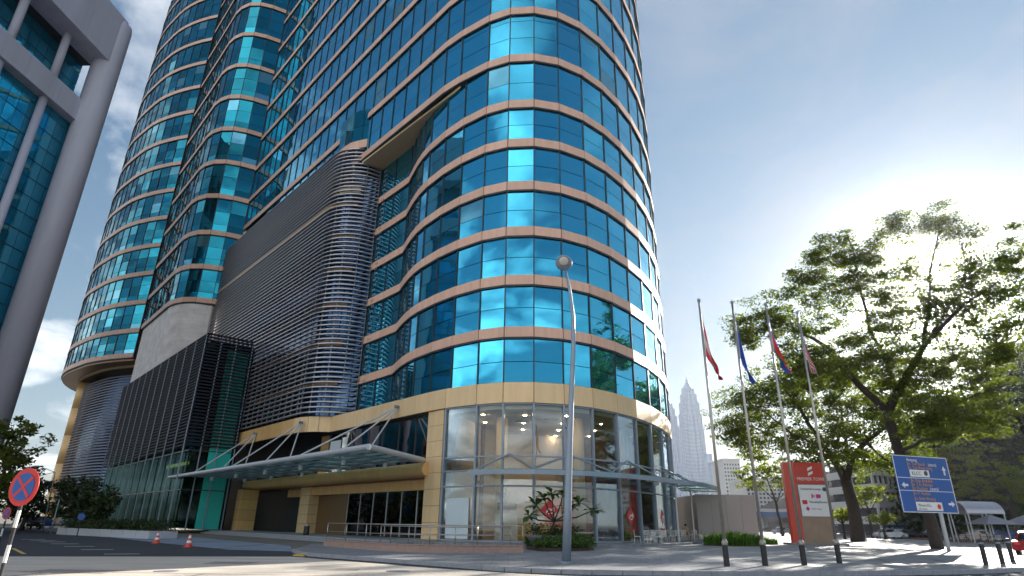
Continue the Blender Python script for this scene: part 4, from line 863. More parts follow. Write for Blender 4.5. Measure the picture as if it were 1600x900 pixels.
for a in ((0, 0, 1, .012), (0, .988, 1, 1), (0, .012, .010, .988), (.990, .012, 1, .988), (.01, .596, .99, .607), (.01, .371, .99, .382)): bar(*a)
bar(.26, .625, .61, .75, 'panel', 'white'); bar(.25, .035, .72, .185, 'panel', 'white')
def tx(s, u, v, sz, m_, d=.026): textmesh('sign_text', s, sz, facing(on(u, v, d), r_), m_, t)
for s_, u, v, sz, m_ in [('Ampang', .24, .90, .30, 'white'), ('Jln. Tun Razak', .24, .83, .30, 'textorange'), ('(utara)', .62, .83, .30, 'white'), ('Jln. Yap Kwan Seng', .24, .763, .30, 'textorange'), ('KLCC', .29, .655, .34, 'textgreen'),
    ('Jln. Raja Abdullah', .24, .53, .30, 'textorange'), ('Jln. T.A. Rahman', .24, .462, .30, 'textorange'), ('Jln. Kuching', .24, .394, .30, 'textorange'), ('(utara)', .56, .394, .30, 'white'),
    ('Jln. P. Ramlee', .24, .305, .29, 'textorange'), ('Jln. Bukit Bintang', .24, .215, .29, 'textorange'), ('Menara K.L.', .285, .105, .25, 'textgreen'), ('(KL Tower)', .285, .05, .15, 'textgreen')]:
    tx(s_, u, v, sz, m_)
def disc(u, v, r, m_): lathe_dir([(r, 0), (r, .02)], on(u, v, .022), Vector(nn2).to_track_quat('Z', 'Y').to_matrix()).build('panel_emblem', m_, t)
disc(.545, .695, .16, 'textdark'); disc(.655, .11, .16, 'red')
def arrow(u, v, ang):
    mx = facing(on(u, v, .014), r_) @ Matrix.Rotation(ang, 4, 'Z'); b = MB(); L = [(-.07, -.30), (.07, -.30), (.07, .02), (.19, .02), (0, .30), (-.19, .02), (-.07, .02)]; n = len(L)
    b.add([mx@Vector((x, y, 0)) for x, y in L]+[mx@Vector((x, y, .02)) for x, y in L], [tuple(range(n))[::-1], tuple(range(n, 2*n))]+[(i, (i+1) % n, n+(i+1) % n, n+i) for i in range(n)]); b.build('arrow', 'white', t)
arrow(.90, .76, 0); arrow(.12, .47, math.pi/2); arrow(.90, .16, -math.pi/2)
# no stopping signs on striped posts
def nosign(label, c, r, zc, yaw=0., tall=True):
    t = thing('traffic_sign', label, 'traffic sign', (c[0], c[1], .0)); nn = Vector((math.sin(yaw), -math.cos(yaw), 0)); q = nn.to_track_quat('Z', 'Y').to_matrix(); C = Vector((c[0], c[1], zc))
    rr = Vector((math.cos(yaw), math.sin(yaw), 0))
    lathe_dir([(r, 0), (r, .02)], C+nn*.05, q, 40).build('rim', 'red', t); lathe_dir([(r*.73, 0), (r*.73, .012)], C+nn*.0705, q, 36).build('disc', 'blue', t)
    for a in (.785, -.785):
        b = MB(); dv = rr*math.cos(a)+Vector((0, 0, 1))*math.sin(a); pv = rr*-math.sin(a)+Vector((0, 0, 1))*math.cos(a); o = C+nn*.083; b.para(o-dv*r*.74-pv*r*.075, dv*r*1.48, pv*r*.15, nn*.006 if a > 0 else nn*.008); b.build('cross_bar', 'red', t)
    k = 0; z = -.05
    while z < zc:
        z2 = min(z+.42, zc); b = MB(); b.lathe([(.045, z), (.045, z2)], (c[0], c[1], 0), 10); b.build('post_band', 'white' if k % 2 else 'black', t); z = z2; k += 1
p = Y(41, 761, 17.); nosign('large round red and blue no stopping sign on a black and white post', (p[0], 17., 0), .485, p[2], -.25)
p = Y(12, 802, 38.); nosign('smaller far no stopping sign low at the left edge', (p[0], 38., 0), .33, p[2], -.3)
p = at_z(120, 838, .0); t = thing('traffic_sign', 'small round blue keep left sign on a thin post by the planter', 'traffic sign', p)
b = MB(); b.lathe([(.04, 0), (.04, 1.7)], p, 8); b.build('post', 'black', t); lathe_dir([(.26, 0), (.26, .02)], (p[0], p[1]-.05, 1.5), Vector((.3, -1, 0)).to_track_quat('Z', 'Y').to_matrix(), 24).build('disc', 'blue', t)
# traffic cones
def cone(label, p):
    t = thing('traffic_cone', label, 'traffic cone', p, 'traffic cones on the driveway')
    b = MB(); b.box((p[0], p[1], p[2]+.02), (.42, .42, .045)); b.build('base', 'orange', t)
    b = MB(); b.lathe([(.17, .043), (.135, .22)], p, 20); b.lathe([(.105, .34), (.085, .46)], p, 20); b.lathe([(.05, .60), (.03, .68)], p, 16); b.build('body', 'orange', t, smooth=False)
    b = MB(); b.lathe([(.136, .22), (.106, .34)], p, 20); b.lathe([(.086, .46), (.051, .60)], p, 16); b.build('band', 'white', t, smooth=False)
c_ = at_z(294, 855, .014); cone('orange traffic cone on the driveway, nearer one to the entrance ramp', c_)
c_ = at_z(244, 849, .014); cone('orange traffic cone farther left, by the glass hall', c_)
# bollards
for (px, py), lab in zip([(1541, 883), (1567, 881), (1583, 878)], ['black bollard by the kerb, nearest of three at the right edge', 'black bollard standing between two others at the right edge', 'black bollard farthest back of the three at the right edge']):
    p = at_z(px, py, .15); t = thing('bollard', lab, 'bollard', p, 'bollards at the right edge'); b = MB(); b.lathe([(.095, 0), (.095, .93), (.075, .985)], p, 14); b.build('post', 'black', t); b = MB(); b.lathe([(.13, 0), (.13, .03)], p, 14); b.build('foot', 'black', t)
    b = MB(); b.lathe([(.097, .80), (.097, .86)], p, 14); b.build('band', 'steel', t)
# ramp wall with handrail
RA = [at_z(505, 853, .15)[:2], at_z(640, 863, .15)[:2], at_z(818, 864, .15)[:2]]
rp = smoothpath(RA, 1.25); t = thing('ramp_wall', 'low pink granite ramp wall with a steel handrail along the pavement', 'wall', (*rp[len(rp)//2], .15))
for a, c in zip(rp, rp[1:]):
    b = MB(); c2 = tuple(np.array(a)*.008+np.array(c)*.992); b.strip([a, c2], .15, .46, .3, -.3); b.build('granite_block', 'pinkstone', t)
    b = MB(); b.strip([a, c2], .46, .50, .36, -.33); b.build('coping_stone', 'pinkstone', t)
b = MB(); b.strip(rp, .1, .42, 1.6, -2.0); b.build('ramp_deck', 'pinkstone', t)
def railing(label, path, z0, n, zs):
    t = thing('handrail', label, 'handrail', (*path[0], z0)); L = smoothpath(path, 1.6) if n is None else smoothpath(path, n)
    for z in zs: b = MB(); b.tube([(p[0], p[1], z0+z) for p in L], .028 if z > .8 else .018, 7); b.build('rail', 'inox', t, smooth=True)
    for p in L: b = MB(); b.tube([(p[0], p[1], z0), (p[0], p[1], z0+.85)], .024, 7); b.build('post', 'inox', t, smooth=True)
railing('front steel handrail on the granite ramp wall', offs(rp, -.15), .50, 2.4, (.85, .42))
railing('rear steel handrail of the ramp, behind the front one', offs(rp[2:], -2.1), .41, 2.6, (.85, .5, .25))
p = at_z(478, 836, .3); t = thing('litter_bin', 'small dark cylindrical litter bin beside the gold entrance column', 'bin', p)
b = MB(); b.lathe([(.22, 0), (.24, .1), (.24, .72)], p, 18); b.build('body', 'cark', t); b = MB(); b.lathe([(.25, .72), (.25, .82), (.16, .84)], p, 18); b.build('lid', 'inox', t)
# cafe: tables and chairs on the terrace
def chair_proto(label, p, m_, group, rz):
    t = thing('cafe_chair', label, 'chair', p, group); x, y, z = p
    b = MB(); b.box((x, y, z+.44), (.42, .42, .035)); b.build('seat', m_, t)
    for sx in (-1, 1):
        for sy in (-1, 1):
            b = MB(); b.tube([(x+sx*.23, y+sy*.22, z), (x+sx*.18, y+sy*.18, z+.44)]+([(x+sx*.19, y+.23, z+.86)] if sy > 0 else []), .016, 6); b.build('leg', m_, t)
    b = MB()
    for k in range(4): b.box((x, y+.205+.006*k, z+.56+.085*k), (.38, .02, .05))
    b.build('backrest', m_, t); t.rotation_euler.z = rz; return t
def table_proto(label, p, m_, group):
    t = thing('cafe_table', label, 'table', p, group); x, y, z = p
    b = MB(); b.lathe([(.36, .71), (.38, .725), (.36, .74)], p, 20); b.build('table_top', m_, t); b = MB(); b.lathe([(.03, .03), (.03, .71)], p, 8); b.build('stem', m_, t); b = MB(); b.lathe([(.24, 0), (.22, .03)], p, 16); b.build('foot', m_, t); return t
spots = [(1012, 849), (1034, 847), (1050, 845.5), (1066, 844.5), (1082, 844), (1022, 843), (1044, 842)]
gc, gt = 'white metal chairs on the cafe terrace', 'round white tables on the cafe terrace'
p0_ = at_z(*spots[0], .3); C0 = chair_proto('white metal cafe chair on the terrace under the glass awning', (p0_[0]-.7, p0_[1], .3), 'chair', gc, 1.4)
T0 = table_proto('small round white cafe table on the terrace under the glass awning', (p0_[0], p0_[1], .3), 'chair', gt)
ORD = ['nearest', 'second', 'third', 'fourth', 'fifth', 'sixth', 'seventh']; SIDE = ['right', 'far', 'left', 'near']
C0['label'] = 'white metal cafe chair left of the terrace table nearest to the viewer'; T0['label'] = 'small round white cafe table on the terrace, nearest to the viewer'
g = np.random.default_rng(81)
for i, s_ in enumerate(spots):
    p = at_z(*s_, .3)
    if i: copy_tree(T0, (p[0]-p0_[0], p[1]-p0_[1], 0), f'round white cafe table on the terrace, {ORD[i]} from the viewer')
    for k in range(4):
        if i == 0 and k == 2: continue
        a = g.uniform(-.3, .3)+k*math.pi/2; x = p[0]+.74*math.cos(a); y = p[1]+.74*math.sin(a)
        copy_tree(C0, (x-C0.location.x, y-C0.location.y, 0), f'white metal cafe chair on the {SIDE[k]} side of the terrace table {ORD[i]} from the viewer', rz=(a-math.pi/2)-C0.rotation_euler.z)
CD0 = chair_proto('dark cafe chair standing inside the glass front', (6.2, 46.6, .3), 'chaird', 'dark chairs inside the cafe', .4)
for x, y, a, l in [(7.4, 47.6, 2.2, 'second from the left'), (8.3, 48.6, -.6, 'fourth from the left'), (9.2, 50.2, 1.2, 'second from the right'), (5.2, 46.2, 3., 'farthest left'), (10.4, 52., .3, 'farthest right')]: copy_tree(CD0, (x-6.2, y-46.6, 0), f'dark cafe chair inside the glass front, {l}', rz=a)
CD0['label'] = 'dark cafe chair inside the glass front, just left of the first dark table'
TD0 = table_proto('dark cafe table inside the glass front', (6.8, 47.2, .3), 'chaird', 'dark tables inside the cafe')
for x, y, l in [(8.8, 49.4, 'middle one of three'), (10., 51.2, 'rightmost of three')]: copy_tree(TD0, (x-6.8, y-47.2, 0), f'dark cafe table inside the glass front, {l}')
TD0['label'] = 'dark cafe table inside the glass front, leftmost of three'
# partition box beyond the terrace
yp = 60.; a, c = Y(1089, 800, yp), Y(1182, 800, yp); zb, zt_ = .1, h_at(1135, 773, (a[0]+c[0])/2, yp)
t = thing('hoarding', 'plain grey hoarding box beyond the cafe terrace', 'hoarding', ((a[0]+c[0])/2, yp, .1))
n_ = 4
for k in range(n_):
    x0 = a[0]+(c[0]-a[0])*k/n_; x1 = a[0]+(c[0]-a[0])*(k+1)/n_; b = MB(); b.prism([(x0+.01, yp), (x1-.01, yp), (x1-.01, yp+.12), (x0+.01, yp+.12)], zb, zt_+.0); b.build('board', 'pale', t)
b = MB(); b.prism([(a[0], yp+.14), (c[0], yp+.14), (c[0]+.3, yp+9), (a[0], yp+9)], zb, zt_-.05); b.build('box', 'pale', t)
# person seated at a far table
hp_ = Y(1071, 819, 56.); px_, py2, hz = hp_; base = .3
t = thing('person', 'person with dark hair in a tan shirt sitting at the cafe terrace', 'person', (px_, py2, base))
def skinned(name, verts, edges, radii, m_, parent, sub=1):
    me = bpy.data.meshes.new(name); me.from_pydata(verts, edges, []); o = bpy.data.objects.new(name, me); COL.objects.link(o)
    md = o.modifiers.new('s', 'SKIN'); o.modifiers.new('d', 'SUBSURF').levels = sub
    for v, r in zip(me.skin_vertices[0].data, radii): v.radius = (r, r)
    me.skin_vertices[0].data[0].use_root = True
    dg = bpy.context.evaluated_depsgraph_get(); m2 = bpy.data.meshes.new_from_object(o.evaluated_get(dg)); bpy.data.objects.remove(o); m2.materials.clear(); m2.materials.append(M[m_])
    for p in m2.polygons: p.use_smooth = True
    return link(bpy.data.objects.new(name, m2), parent)
B0 = Vector((px_, py2, base))
V_ = [(0, 0, .5), (0, .02, .72), (0, .02, .95), (0, .0, 1.07), (0, -.02, 1.20), (.19, .02, .93), (.25, -.02, .70), (.18, -.24, .74), (-.19, .02, .93), (-.25, -.02, .70), (-.18, -.24, .74), (.10, -.05, .48), (.12, -.42, .48), (.12, -.42, .08), (.12, -.54, .04), (-.10, -.05, .48), (-.12, -.42, .48), (-.12, -.42, .08), (-.12, -.54, .04), (.14, -.31, .75), (-.14, -.31, .75)]
E_ = [(0, 1), (1, 2), (2, 3), (3, 4), (2, 5), (5, 6), (6, 7), (2, 8), (8, 9), (9, 10), (0, 11), (11, 12), (12, 13), (13, 14), (0, 15), (15, 16), (16, 17), (17, 18), (7, 19), (10, 20)]
R_ = [.14, .13, .14, .055, .10, .06, .05, .035, .06, .05, .035, .085, .065, .045, .04, .085, .065, .045, .04, .03, .03]
body = skinned('body', [tuple(B0+Vector(v)) for v in V_], E_, R_, 'skin', t)
skinned('shirt', [tuple(B0+Vector(V_[i])) for i in (0, 1, 2, 5, 6, 8, 9)], [(0, 1), (1, 2), (2, 3), (3, 4), (2, 5), (5, 6)], [.16, .15, .16, .075, .06, .075, .06], 'shirt', t)
b = MB(); b.lathe([(.085, -.02), (.115, .05), (.10, .11), (.05, .14)], (px_, py2+.015, base+1.20), 14); b.build('hair', 'hair', t, smooth=True)
c_ = copy_tree(C0, (px_-C0.location.x, py2+.05-C0.location.y, 0), 'white metal cafe chair with the seated person on it', rz=-C0.rotation_euler.z)
# ================================================================ BACKGROUND BUILDINGS
# grey office block on the left
GC = np.array(at_y(90, 337, 1.0)[:2]); GC = GC/np.hypot(*GC)*95.
gt_ = thing('grey_office_block', 'grey concrete office block with teal glass and a huge rounded corner column', 'office block', (GC[0], GC[1], 0))
GT = 73.; RC = 1.85
b = MB(); pr_ = [(RC, 0)]
b.lathe(pr_+[(RC, GT-1.4), (RC-.12, GT-.6), (RC-.5, GT-.15), (RC-1.2, GT)], (GC[0], GC[1], 0), 40); b.build('corner_column', 'grey', gt_, smooth=True)
fd = np.array([-.06, -1.]); fd /= np.hypot(*fd); fo = np.array([-fd[1], fd[0]])        # facade runs towards us, faces right
if fo[0] < 0: fo = -fo
def gp_(u, o): p = GC+fd*u+fo*o; return (float(p[0]), float(p[1]))
ZB1, ZB0, ZS1, ZS0 = GT, 64.5, 57.0, 53.6; UE = 27.          # roof beam, spandrel beam, end of the block
def seg(z0, z1, o0, o1, n, name):
    us = np.linspace(0, UE, n+1)
    for a, c in zip(us, us[1:]): b = MB(); b.prism([gp_(a+.02, o0), gp_(c-.02, o0), gp_(c-.02, o1), gp_(a+.02, o1)], z0, z1); b.build(name, 'grey', gt_)
seg(ZB0, ZB1, 1.4, -2, 5, 'roof_beam'); seg(ZS0, ZS1, -.2, -3, 5, 'spandrel_beam')
b = MB(); b.prism([gp_(0, -1.9), gp_(UE, -1.9), gp_(UE, -26), gp_(0, -26)], .0, ZS0+.2); b.prism([gp_(0, -4.0), gp_(UE, -4.0), gp_(UE, -26), gp_(0, -26)], ZS0+.3, ZB0+.1); b.prism([gp_(.2, 1.2), gp_(UE-.2, 1.2), gp_(UE-.2, -26), gp_(.2, -26)], ZB0+.2, GT-.3); b.build('block_core', 'greyd', gt_)
P = Pieces()
for z in np.arange(2.0, 53, 2.4):
    for u in np.arange(UE, 1.0, -1.5): P.slab(gp_(u, -1.7), gp_(u-1.5, -1.7), z, z+2.34, .05, 0, 'glass_block', tilt=.004, gap=.07)
for z in np.arange(ZS1-.3, ZB0-1, 2.2):
    for u in np.arange(UE, 1.0, -1.5): P.slab(gp_(u, -3.8), gp_(u-1.5, -3.8), z, z+2.14, .05, 0, 'glass_block', tilt=.004, gap=.07)
P.build('window_pane', gt_)
for u in (6.5, 13.5, 20.5, 26.5):
    b = MB(); b.lathe([(.5, 0), (.5, ZS0)], (*gp_(u, -1.1), 0), 14); b.build('pilaster', 'grey', gt_, smooth=True)
    b = MB(); b.lathe([(.5, ZS1), (.5, ZB0)], (*gp_(u, -.9), 0), 14); b.build('gallery_column', 'grey', gt_, smooth=True)
# twin spired towers, far and hazy
def spired(label, px, w_, top, dist):
    r = ray(px, 700); k = dist/math.hypot(r[0], r[1]); x, y = r[0]*k, r[1]*k; t = thing('skyscraper', label, 'skyscraper', (x, y, 0), 'twin spired towers')
    R0 = w_/2; H = top
    tiers = [(0, .60, 1.), (.60, .70, .93), (.70, .775, .82), (.775, .83, .68), (.83, .872, .52)]
    for a, c, f in tiers:
        b = MB(); n = 16; z = a*H; step = H*.0085
        while z < c*H-1e-3:
            z2 = min(z+step*.62, c*H); ring = [(x+R0*f*(1 if k % 2 else .9)*math.cos(k*math.pi/n+.1), y+R0*f*(1 if k % 2 else .9)*math.sin(k*math.pi/n+.1)) for k in range(2*n)]
            b.prism(ring, z, z2, 0); z3 = min(z+step, c*H)
            if z3 > z2+.01: b.prism([(x+(p[0]-x)*.95, y+(p[1]-y)*.95) for p in ring], z2, z3, 1)
            z = z3
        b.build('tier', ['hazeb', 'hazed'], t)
    b = MB(); b.lathe([(R0*.42, .872*H), (R0*.30, .893*H), (R0*.17, .912*H), (R0*.10, .925*H), (R0*.14, .932*H), (R0*.05, .94*H), (R0*.03, .99*H), (R0*.01, H)], (x, y, 0), 16); b.build('spire', 'hazeb', t)
    b = MB(); b.lathe([(R0*.45, 0), (R0*.45, .44*H)], (x+R0*.9, y-R0*.3, 0), 20); b.build('annex', 'hazeb', t)
spired('pale blue spired skyscraper in the haze, the one standing clear of the tower', 1083, 34., 206, 870)
spired('hazy spired skyscraper half hidden behind the glass corner', 1047, 34., 197, 935)
def block(label, x0, x1, top, dist, nx, nz, m1='aptw', depth=20, name='apartment_block'):
    a, c = Y(x0, 760, dist), Y(x1, 760, dist); h = h_at((x0+x1)/2, top, (a[0]+c[0])/2, dist); t = thing(name, label, 'building', ((a[0]+c[0])/2, dist, 0))
    b = MB(); b.prism([(a[0], dist), (c[0], dist), (c[0], dist+depth), (a[0], dist+depth)], 0, h); b.build('wall', m1, t); W_ = c[0]-a[0]; P = Pieces()
    for i in range(nx):
        for k in range(nz):
            u0 = a[0]+W_*(i+.22)/nx; u1 = a[0]+W_*(i+.78)/nx; z0 = 2+(h-3)*(k+.25)/nz; z1 = 2+(h-3)*(k+.8)/nz; P.slab((u0, dist), (u1, dist), z0, z1, .12, -.06, 'aptg')
    P.build('window', t)
    b = MB(); b.prism([(a[0]-.3, dist-.3), (c[0]+.3, dist-.3), (c[0]+.3, dist+depth), (a[0]-.3, dist+depth)], h, h+1.2); b.build('roof_edge', m1, t); return t
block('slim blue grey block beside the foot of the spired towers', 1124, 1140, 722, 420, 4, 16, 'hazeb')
block('white high-rise apartment block behind the flagpoles', 1134, 1160, 720, 330, 6, 16)
block('wide white apartment block behind the second flagpole', 1166, 1236, 752, 260, 12, 10)
# flyover
a, c = Y(1150, 810, 210), Y(1300, 812, 210); t = thing('flyover', 'grey road flyover with a blue parapet beyond the car park', 'bridge', (a[0], 210, 0))
b = MB(); b.box(((a[0]+c[0])/2, 214, 6.2), (c[0]-a[0]+30, 9, 1.6)); b.build('deck', 'aptw', t); b = MB(); b.box(((a[0]+c[0])/2, 209.3, 5.2), (c[0]-a[0]+30, .3, 1.6)); b.build('parapet', mat('blue_parapet', (.05, .14, .32), .5), t)
for k in range(4): b = MB(); b.box((a[0]+(c[0]-a[0])*k/3, 214, 2.7), (1.6, 3, 5.4)); b.build('pier', 'aptw', t)
# car park building behind the forked tree
t0x, t1x = Y(1374, 790, 118)[0], Y(1452, 790, 118)[0]; t = thing('parking_building', 'low white parking building with open decks behind the trees', 'building', ((t0x+t1x)/2, 118, 0))
for k in range(4):
    b = MB(); b.prism([(t0x, 118), (t1x, 118+6), (t1x, 136), (t0x, 136)], 2.2+k*2.9, 3.6+k*2.9); b.build('deck_band', 'aptw', t)
b = MB(); b.prism([(t0x+.5, 119), (t1x-.5, 125), (t1x-.5, 135), (t0x+.5, 135)], 0, 13.6); b.build('inner_wall', 'greyd', t)
b = MB(); b.prism([(t0x-.2, 117.8), (t1x, 123.8), (t1x, 124), (t0x-.2, 118)], 1.7, 2.15); b.build('blue_stripe', 'blue', t)
for k in range(7): u = k/6; b = MB(); b.box((t0x+(t1x-t0x)*u, 118.6+6*u, 6.5), (.4, .4, 13)); b.build('column', 'aptw', t)
# arched shelters
def shelter(label, px0, px1, ptop, dist, ln):
    a, c = Y(px0, 800, dist), Y(px1, 800, dist); h = h_at(px0, ptop, a[0], dist); t = thing('bus_shelter', label, 'shelter', (a[0], dist, 0)); b = MB(); n = 10; w_ = 3.4
    for (r_, s_) in ((1., 1), (.94, -1)): pass
    pr = [(math.cos(math.pi*k/n)*w_/2, math.sin(math.pi*k/n)*1.3) for k in range(n+1)]; L = [(p[0], p[1]) for p in pr]+[(p[0]*.96, p[1]-.06) for p in pr[::-1]]
    vs = [(a[0]+(c[0]-a[0])*e, dist+p[0]+ln*e, h-1.3+p[1]) for e in (0, 1) for p in L]; m = len(L); b.add(vs, [(i, (i+1) % m, m+(i+1) % m, m+i) for i in range(m)]+[(k, k+1, m-2-k, m-1-k) for k in range(n)]+[(m+k, 2*m-1-k, 2*m-2-k, m+k+1) for k in range(n)])
    b.build('roof', 'slat', t)
    for e in (.03, .5, .97):
        for sy in (-1, 1): x = a[0]+(c[0]-a[0])*e; yy = dist+ln*e+sy*w_/2*.96; b = MB(); b.tube([(x, yy, 0), (x, yy, h-1.25)], .07, 8); b.build('post', 'steelp', t)
shelter('long arched metal shelter right of the blue road sign', 1494, 1552, 783, 72, 0.)
x, y, _ = Y(1575, 815, 70)
t = thing('kiosk_canopy', 'low pale hipped canopy at the right edge beyond the bollards', 'canopy', (x, y, 0)); zc_ = h_at(1575, 812, x, y)
for dx in (-1.9, 1.9):
    b = MB(); z0 = zc_-.5; b.add([(x+dx-1.8, y-1.8, z0), (x+dx+1.8, y-1.8, z0), (x+dx+1.8, y+1.8, z0), (x+dx-1.8, y+1.8, z0), (x+dx, y, z0+1.0), (x+dx, y, z0+.1)], [(0, 1, 4), (1, 2, 4), (2, 3, 4), (3, 0, 4), (1, 0, 5), (2, 1, 5), (3, 2, 5), (0, 3, 5)]); b.build('roof', 'pot', t)
    b = MB(); b.tube([(x+dx, y, 0), (x+dx, y, z0+.3)], .07, 8); b.build('post', 'steelp', t)
# fence: posts and rails between plaza and car park
FA, FB = at_z(1308, 837, .05), at_z(1580, 853, .05); t = thing('fence', 'low dark post and rail fence along the far side of the plaza', 'fence', ((FA[0]+FB[0])/2, (FA[1]+FB[1])/2, .05)); n_ = 24
for k in range(n_+1):
    u = k/n_; d = FA[1]/(FA[1]+(FB[1]-FA[1])*0+0); x = 1/( (1-u)/FA[1]+u/FB[1]); s_ = (x-FA[1])/(FB[1]-FA[1]); p = (FA[0]+(FB[0]-FA[0])*s_, x)
    b = MB(); b.lathe([(.06, .0), (.06, 1.0), (.03, 1.05)], (p[0], p[1], .05), 8); b.build('post', 'black', t)
for z in (.4, .85): b = MB(); b.tube([(FA[0], FA[1], z), (FB[0], FB[1], z)], .03, 6); b.build('rail', 'black', t)
b = MB(); b.prism([(FA[0], FA[1]+1.2), (FB[0], FB[1]+1.2), (FB[0]+6, FB[1]+9), (FA[0]+6, FA[1]+9)], .06, .30); o = b.build('red_kerb_walk', mat('terracotta', (.20, .09, .06), .8, var=.2), None); tag(o, kind='structure')
# cars
def car(label, c, m_, rz, s=1.):
    t = thing('parked_car', label, 'car', c, 'cars parked beyond the plaza'); L, W2 = 4.2, .86; x, y, z = c
    prof = [(-2.1, .35), (-2.12, .62), (-2.02, .86), (-1.45, .94), (-.95, 1.36), (-.5, 1.46), (.55, 1.44), (1.15, 1.08), (1.3, .98), (1.95, .86), (2.1, .66), (2.1, .35)]
    b = MB(); n = len(prof); ins = [0, .0, .02, .04, .2, .24, .24, .12, .05, .03, .04, 0]
    vs = [(x+p[0], y+sd*(W2-i), z+p[1]) for sd in (-1, 1) for p, i in zip(prof, ins)]
    b.add(vs, [(i, i+1, n+i+1, n+i) for i in range(n-1)]+[(n-1, 0, n, 2*n-1), tuple(range(n))[::-1], tuple(range(n, 2*n))]); b.build('body', m_, t)
    for sd in (-1, 1):
        b = MB(); q = [(-1.25, .98, .06), (-.9, 1.32, .19), (-.5, 1.39, .23), (.5, 1.38, .23), (1.0, 1.04, .10)]; b.add([(x+a, y+sd*(W2-i+.012), z+h) for a, h, i in q]+[(x+a, y+sd*(W2-i-.03), z+h) for a, h, i in q], [(0, 1, 2, 3, 4), (9, 8, 7, 6, 5)]+[(i, i+5, (i+1) % 5+5, (i+1) % 5) for i in range(5)]); b.build('side_window', 'carglass', t)
    for (a, h, a2, h2) in ((-1.44, .96, -.98, 1.35), (1.14, 1.10, .6, 1.43)):
        b = MB(); o = -.012 if a < 0 else .012; b.add([(x+a+o, y-.66, z+h), (x+a+o, y+.66, z+h), (x+a2+o, y+.56, z+h2), (x+a2+o, y-.56, z+h2), (x+a-o, y-.66, z+h-.02), (x+a-o, y+.66, z+h-.02), (x+a2-o, y+.56, z+h2-.02), (x+a2-o, y-.56, z+h2-.02)], [(0, 1, 2, 3), (7, 6, 5, 4), (0, 4, 5, 1), (1, 5, 6, 2), (2, 6, 7, 3), (3, 7, 4, 0)]); b.build('windscreen', 'carglass', t)
    for a in (-1.3, 1.32):
        for sd in (-1, 1):
            b = MB(); b.lathe([(.20, -.1), (.31, -.1), (.32, 0), (.31, .1), (.20, .1)], (0, 0, 0), 18); b.v = [(x+a+v[0], y+sd*.78+v[2], z+.32+v[1]) for v in b.v]; wh = b.build('wheel', 'tyre', t)
            b = MB(); b.lathe([(.19, -.105), (.19, .105)], (0, 0, 0), 12); b.v = [(x+a+v[0], y+sd*.78+v[2], z+.32+v[1]) for v in b.v]; b.build('rim', 'inox', wh)
    for sd in (-1, 1):
        b = MB(); b.box((x+2.06, y+sd*.6, z+.68), (.1, .3, .14)); b.build('headlight', 'lens', t); b = MB(); b.box((x-2.09, y+sd*.62, z+.74), (.08, .26, .14)); b.build('tail_light', 'red', t)
    t.rotation_euler.z = rz; return t
for px, d, m_, rz, lab in [(1616, 40, 'carr', .7, 'red car with its nose at the right edge beyond the bollards'), (1530, 82, 'carw', 2.2, 'silver car parked under the arched shelter'), (1556, 84, 'carb', 2.3, 'blue car parked next to the silver one by the shelter'), (1582, 86, 'carb', 2.3, 'deep blue car parked by the kiosk canopy'),
    (1462, 90, 'cark', .2, 'dark car half hidden behind the leaning trunk'), (1390, 92, 'carw', .1, 'silver car behind the fence right of the forked tree'), (1415, 93, 'cark', .1, 'dark car behind the fence left of the road sign'), (1222, 130, 'carw', .5, 'silver car far off below the flyover'), (1252, 125, 'cark', .4, 'dark car far off left of the red pylon'), (40, 75, 'cark', -.6, 'dark car in the shade at the left end of the road'), (60, 82, 'carb', -.6, 'blue car in the shade left of the gold column')]:
    p = Y(px, 830, d); car(lab, (p[0], d, .02), m_, rz)
# thin posts and lamps in the background
def thin_lamp(label, px, pyb, ptx, pty, d, arms, r=.07, m_='steel'):
    b0_ = Y(px, pyb, d); base = (b0_[0], d, .05); tp = Y(ptx, pty, d); t = thing('street_lamp', label, 'street lamp', base); b = MB(); b.tube([base, ((base[0]*.5+tp[0]*.5), d, tp[2]*.5), (base[0]*.1+tp[0]*.9, d, tp[2]*.95), tp], [r, r*.85, r*.7, r*.6], 8); b.build('pole', m_, t, smooth=True)
    for ax_, ay_ in arms: e = Y(ax_, ay_, d); b = MB(); b.tube([tp, e], [r*.5, r*.4], 6); b.build('arm', m_, t); b = MB(); b.box((e[0], e[1], e[2]-.05), (.75, .3, .14)); b.build('lamp_head', m_, t)
thin_lamp('distant bent double-arm street lamp in front of the gold column', 66, 832, 86, 738, 66, [(60, 728), (50, 746)])
thin_lamp('thin grey pole between the gold column and the dark tree', 78, 836, 93, 780, 56, [], .06)
thin_lamp('slim pale pole rising beside the forked trunk', 1352, 834, 1330, 746, 70, [], .06, 'steelp')
thin_lamp('slim pale pole with a yellow foot right of the road sign', 1496, 838, 1484, 800, 62, [], .06, 'steelp')
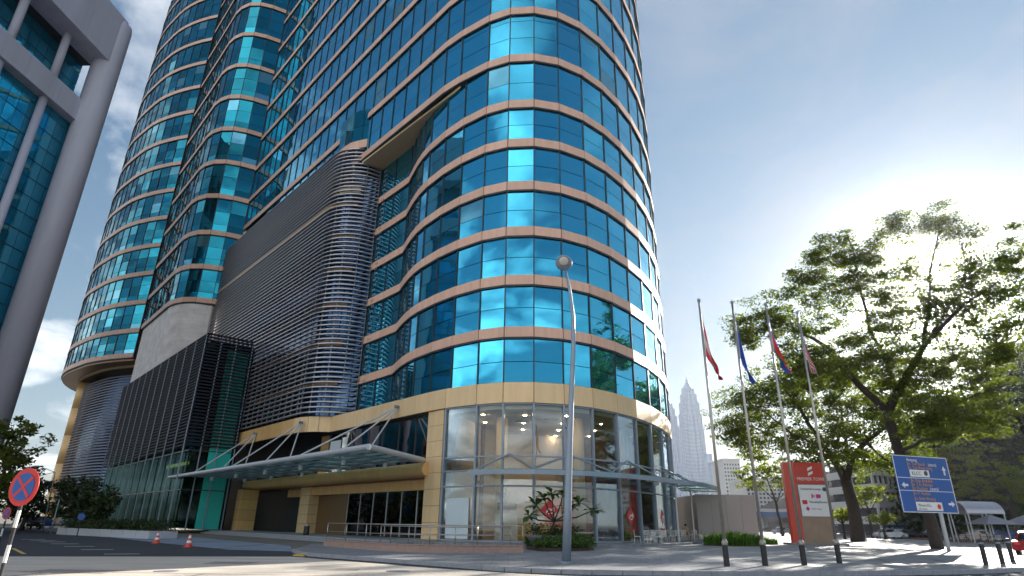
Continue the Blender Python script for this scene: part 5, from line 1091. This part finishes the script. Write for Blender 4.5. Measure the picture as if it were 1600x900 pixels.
# planter wall with dark hedge under the drum
pa, pb_ = at_z(88, 834, .05), at_z(232, 841, .05); dv = np.array(pb_[:2])-np.array(pa[:2]); dv /= np.hypot(*dv); nv = np.array([-dv[1], dv[0]])
t = thing('planter_wall', 'long low pale planter wall with dark hedge beside the side road', 'planter', (*pa[:2], 0)); k = 8
for i in range(k):
    a = np.array(pa[:2])+(np.array(pb_[:2])-np.array(pa[:2]))*i/k; c = np.array(pa[:2])+(np.array(pb_[:2])-np.array(pa[:2]))*((i+1)/k-.003); b = MB(); b.prism([tuple(a), tuple(c), tuple(c+nv*2.2), tuple(a+nv*2.2)], .0, .55); b.build('wall_block', 'steelp', t)
g = np.random.default_rng(91); tips = [tuple((np.array(pa[:2])+(np.array(pb_[:2])-np.array(pa[:2]))*g.random()+nv*g.uniform(.3, 2)).tolist())+(.55+g.random()*.6,) for _ in range(220)]
leaf_obj('hedge_foliage', [leaf_cloud(tips, 40, .4, .1, .8, 92)], 'leafd', t)
# places behind the camera that the glass reflects
def city(label, c, sz, h, m_, nx, nz, face):
    t = thing('office_building', label, 'building', (c[0], c[1], 0)); b = MB(); b.box((c[0], c[1], h/2), (sz[0], sz[1], h)); b.build('wall', m_, t); P = Pieces()
    x0, x1, y0, y1 = c[0]-sz[0]/2, c[0]+sz[0]/2, c[1]-sz[1]/2, c[1]+sz[1]/2
    e = {'N': ((x1, y1), (x0, y1)), 'E': ((x1, y0), (x1, y1)), 'W': ((x0, y1), (x0, y0))}[face]
    for i in range(nx):
        for k in range(nz):
            a, c_ = np.array(e[0]), np.array(e[1]); P.slab(tuple(a+(c_-a)*(i+.22)/nx), tuple(a+(c_-a)*(i+.78)/nx), 1.5+(h-2)*(k+.2)/nz, 1.5+(h-2)*(k+.75)/nz, .2, -.1, 'winblack')
    P.build('window', t)
city('beige gridded office building behind the viewer, mirrored in the storefront', (-46, -34), (26, 20), 27, 'facade_beige', 14, 11, 'N')
city('red brown building left of the viewer, mirrored above the canopy', (-64, 52), (8, 20), 15, 'facade_red', 14, 6, 'E')
# ================================================================ AIR
hz = bpy.data.materials.new('haze_air'); hz.use_nodes = True; ht = hz.node_tree; ht.nodes.clear()
ho = ht.nodes.new('ShaderNodeOutputMaterial'); ha = ht.nodes.new('ShaderNodeAddShader'); ht.links.new(ha.outputs[0], ho.inputs['Volume'])
for k_, (den, g_a) in enumerate(((.00007, .55), (.00004, .955))):           # fine haze, and the forward glow of larger droplets
    hv = ht.nodes.new('ShaderNodeVolumePrincipled'); hv.inputs['Color'].default_value = (.82, .87, 1., 1)
    hv.inputs['Density'].default_value = den; hv.inputs['Anisotropy'].default_value = g_a; ht.links.new(hv.outputs[0], ha.inputs[k_])
b = MB(); b.box((0, 450, 104), (3440, 2740, 210)); o = b.build('haze', hz); o['kind'] = 'stuff'
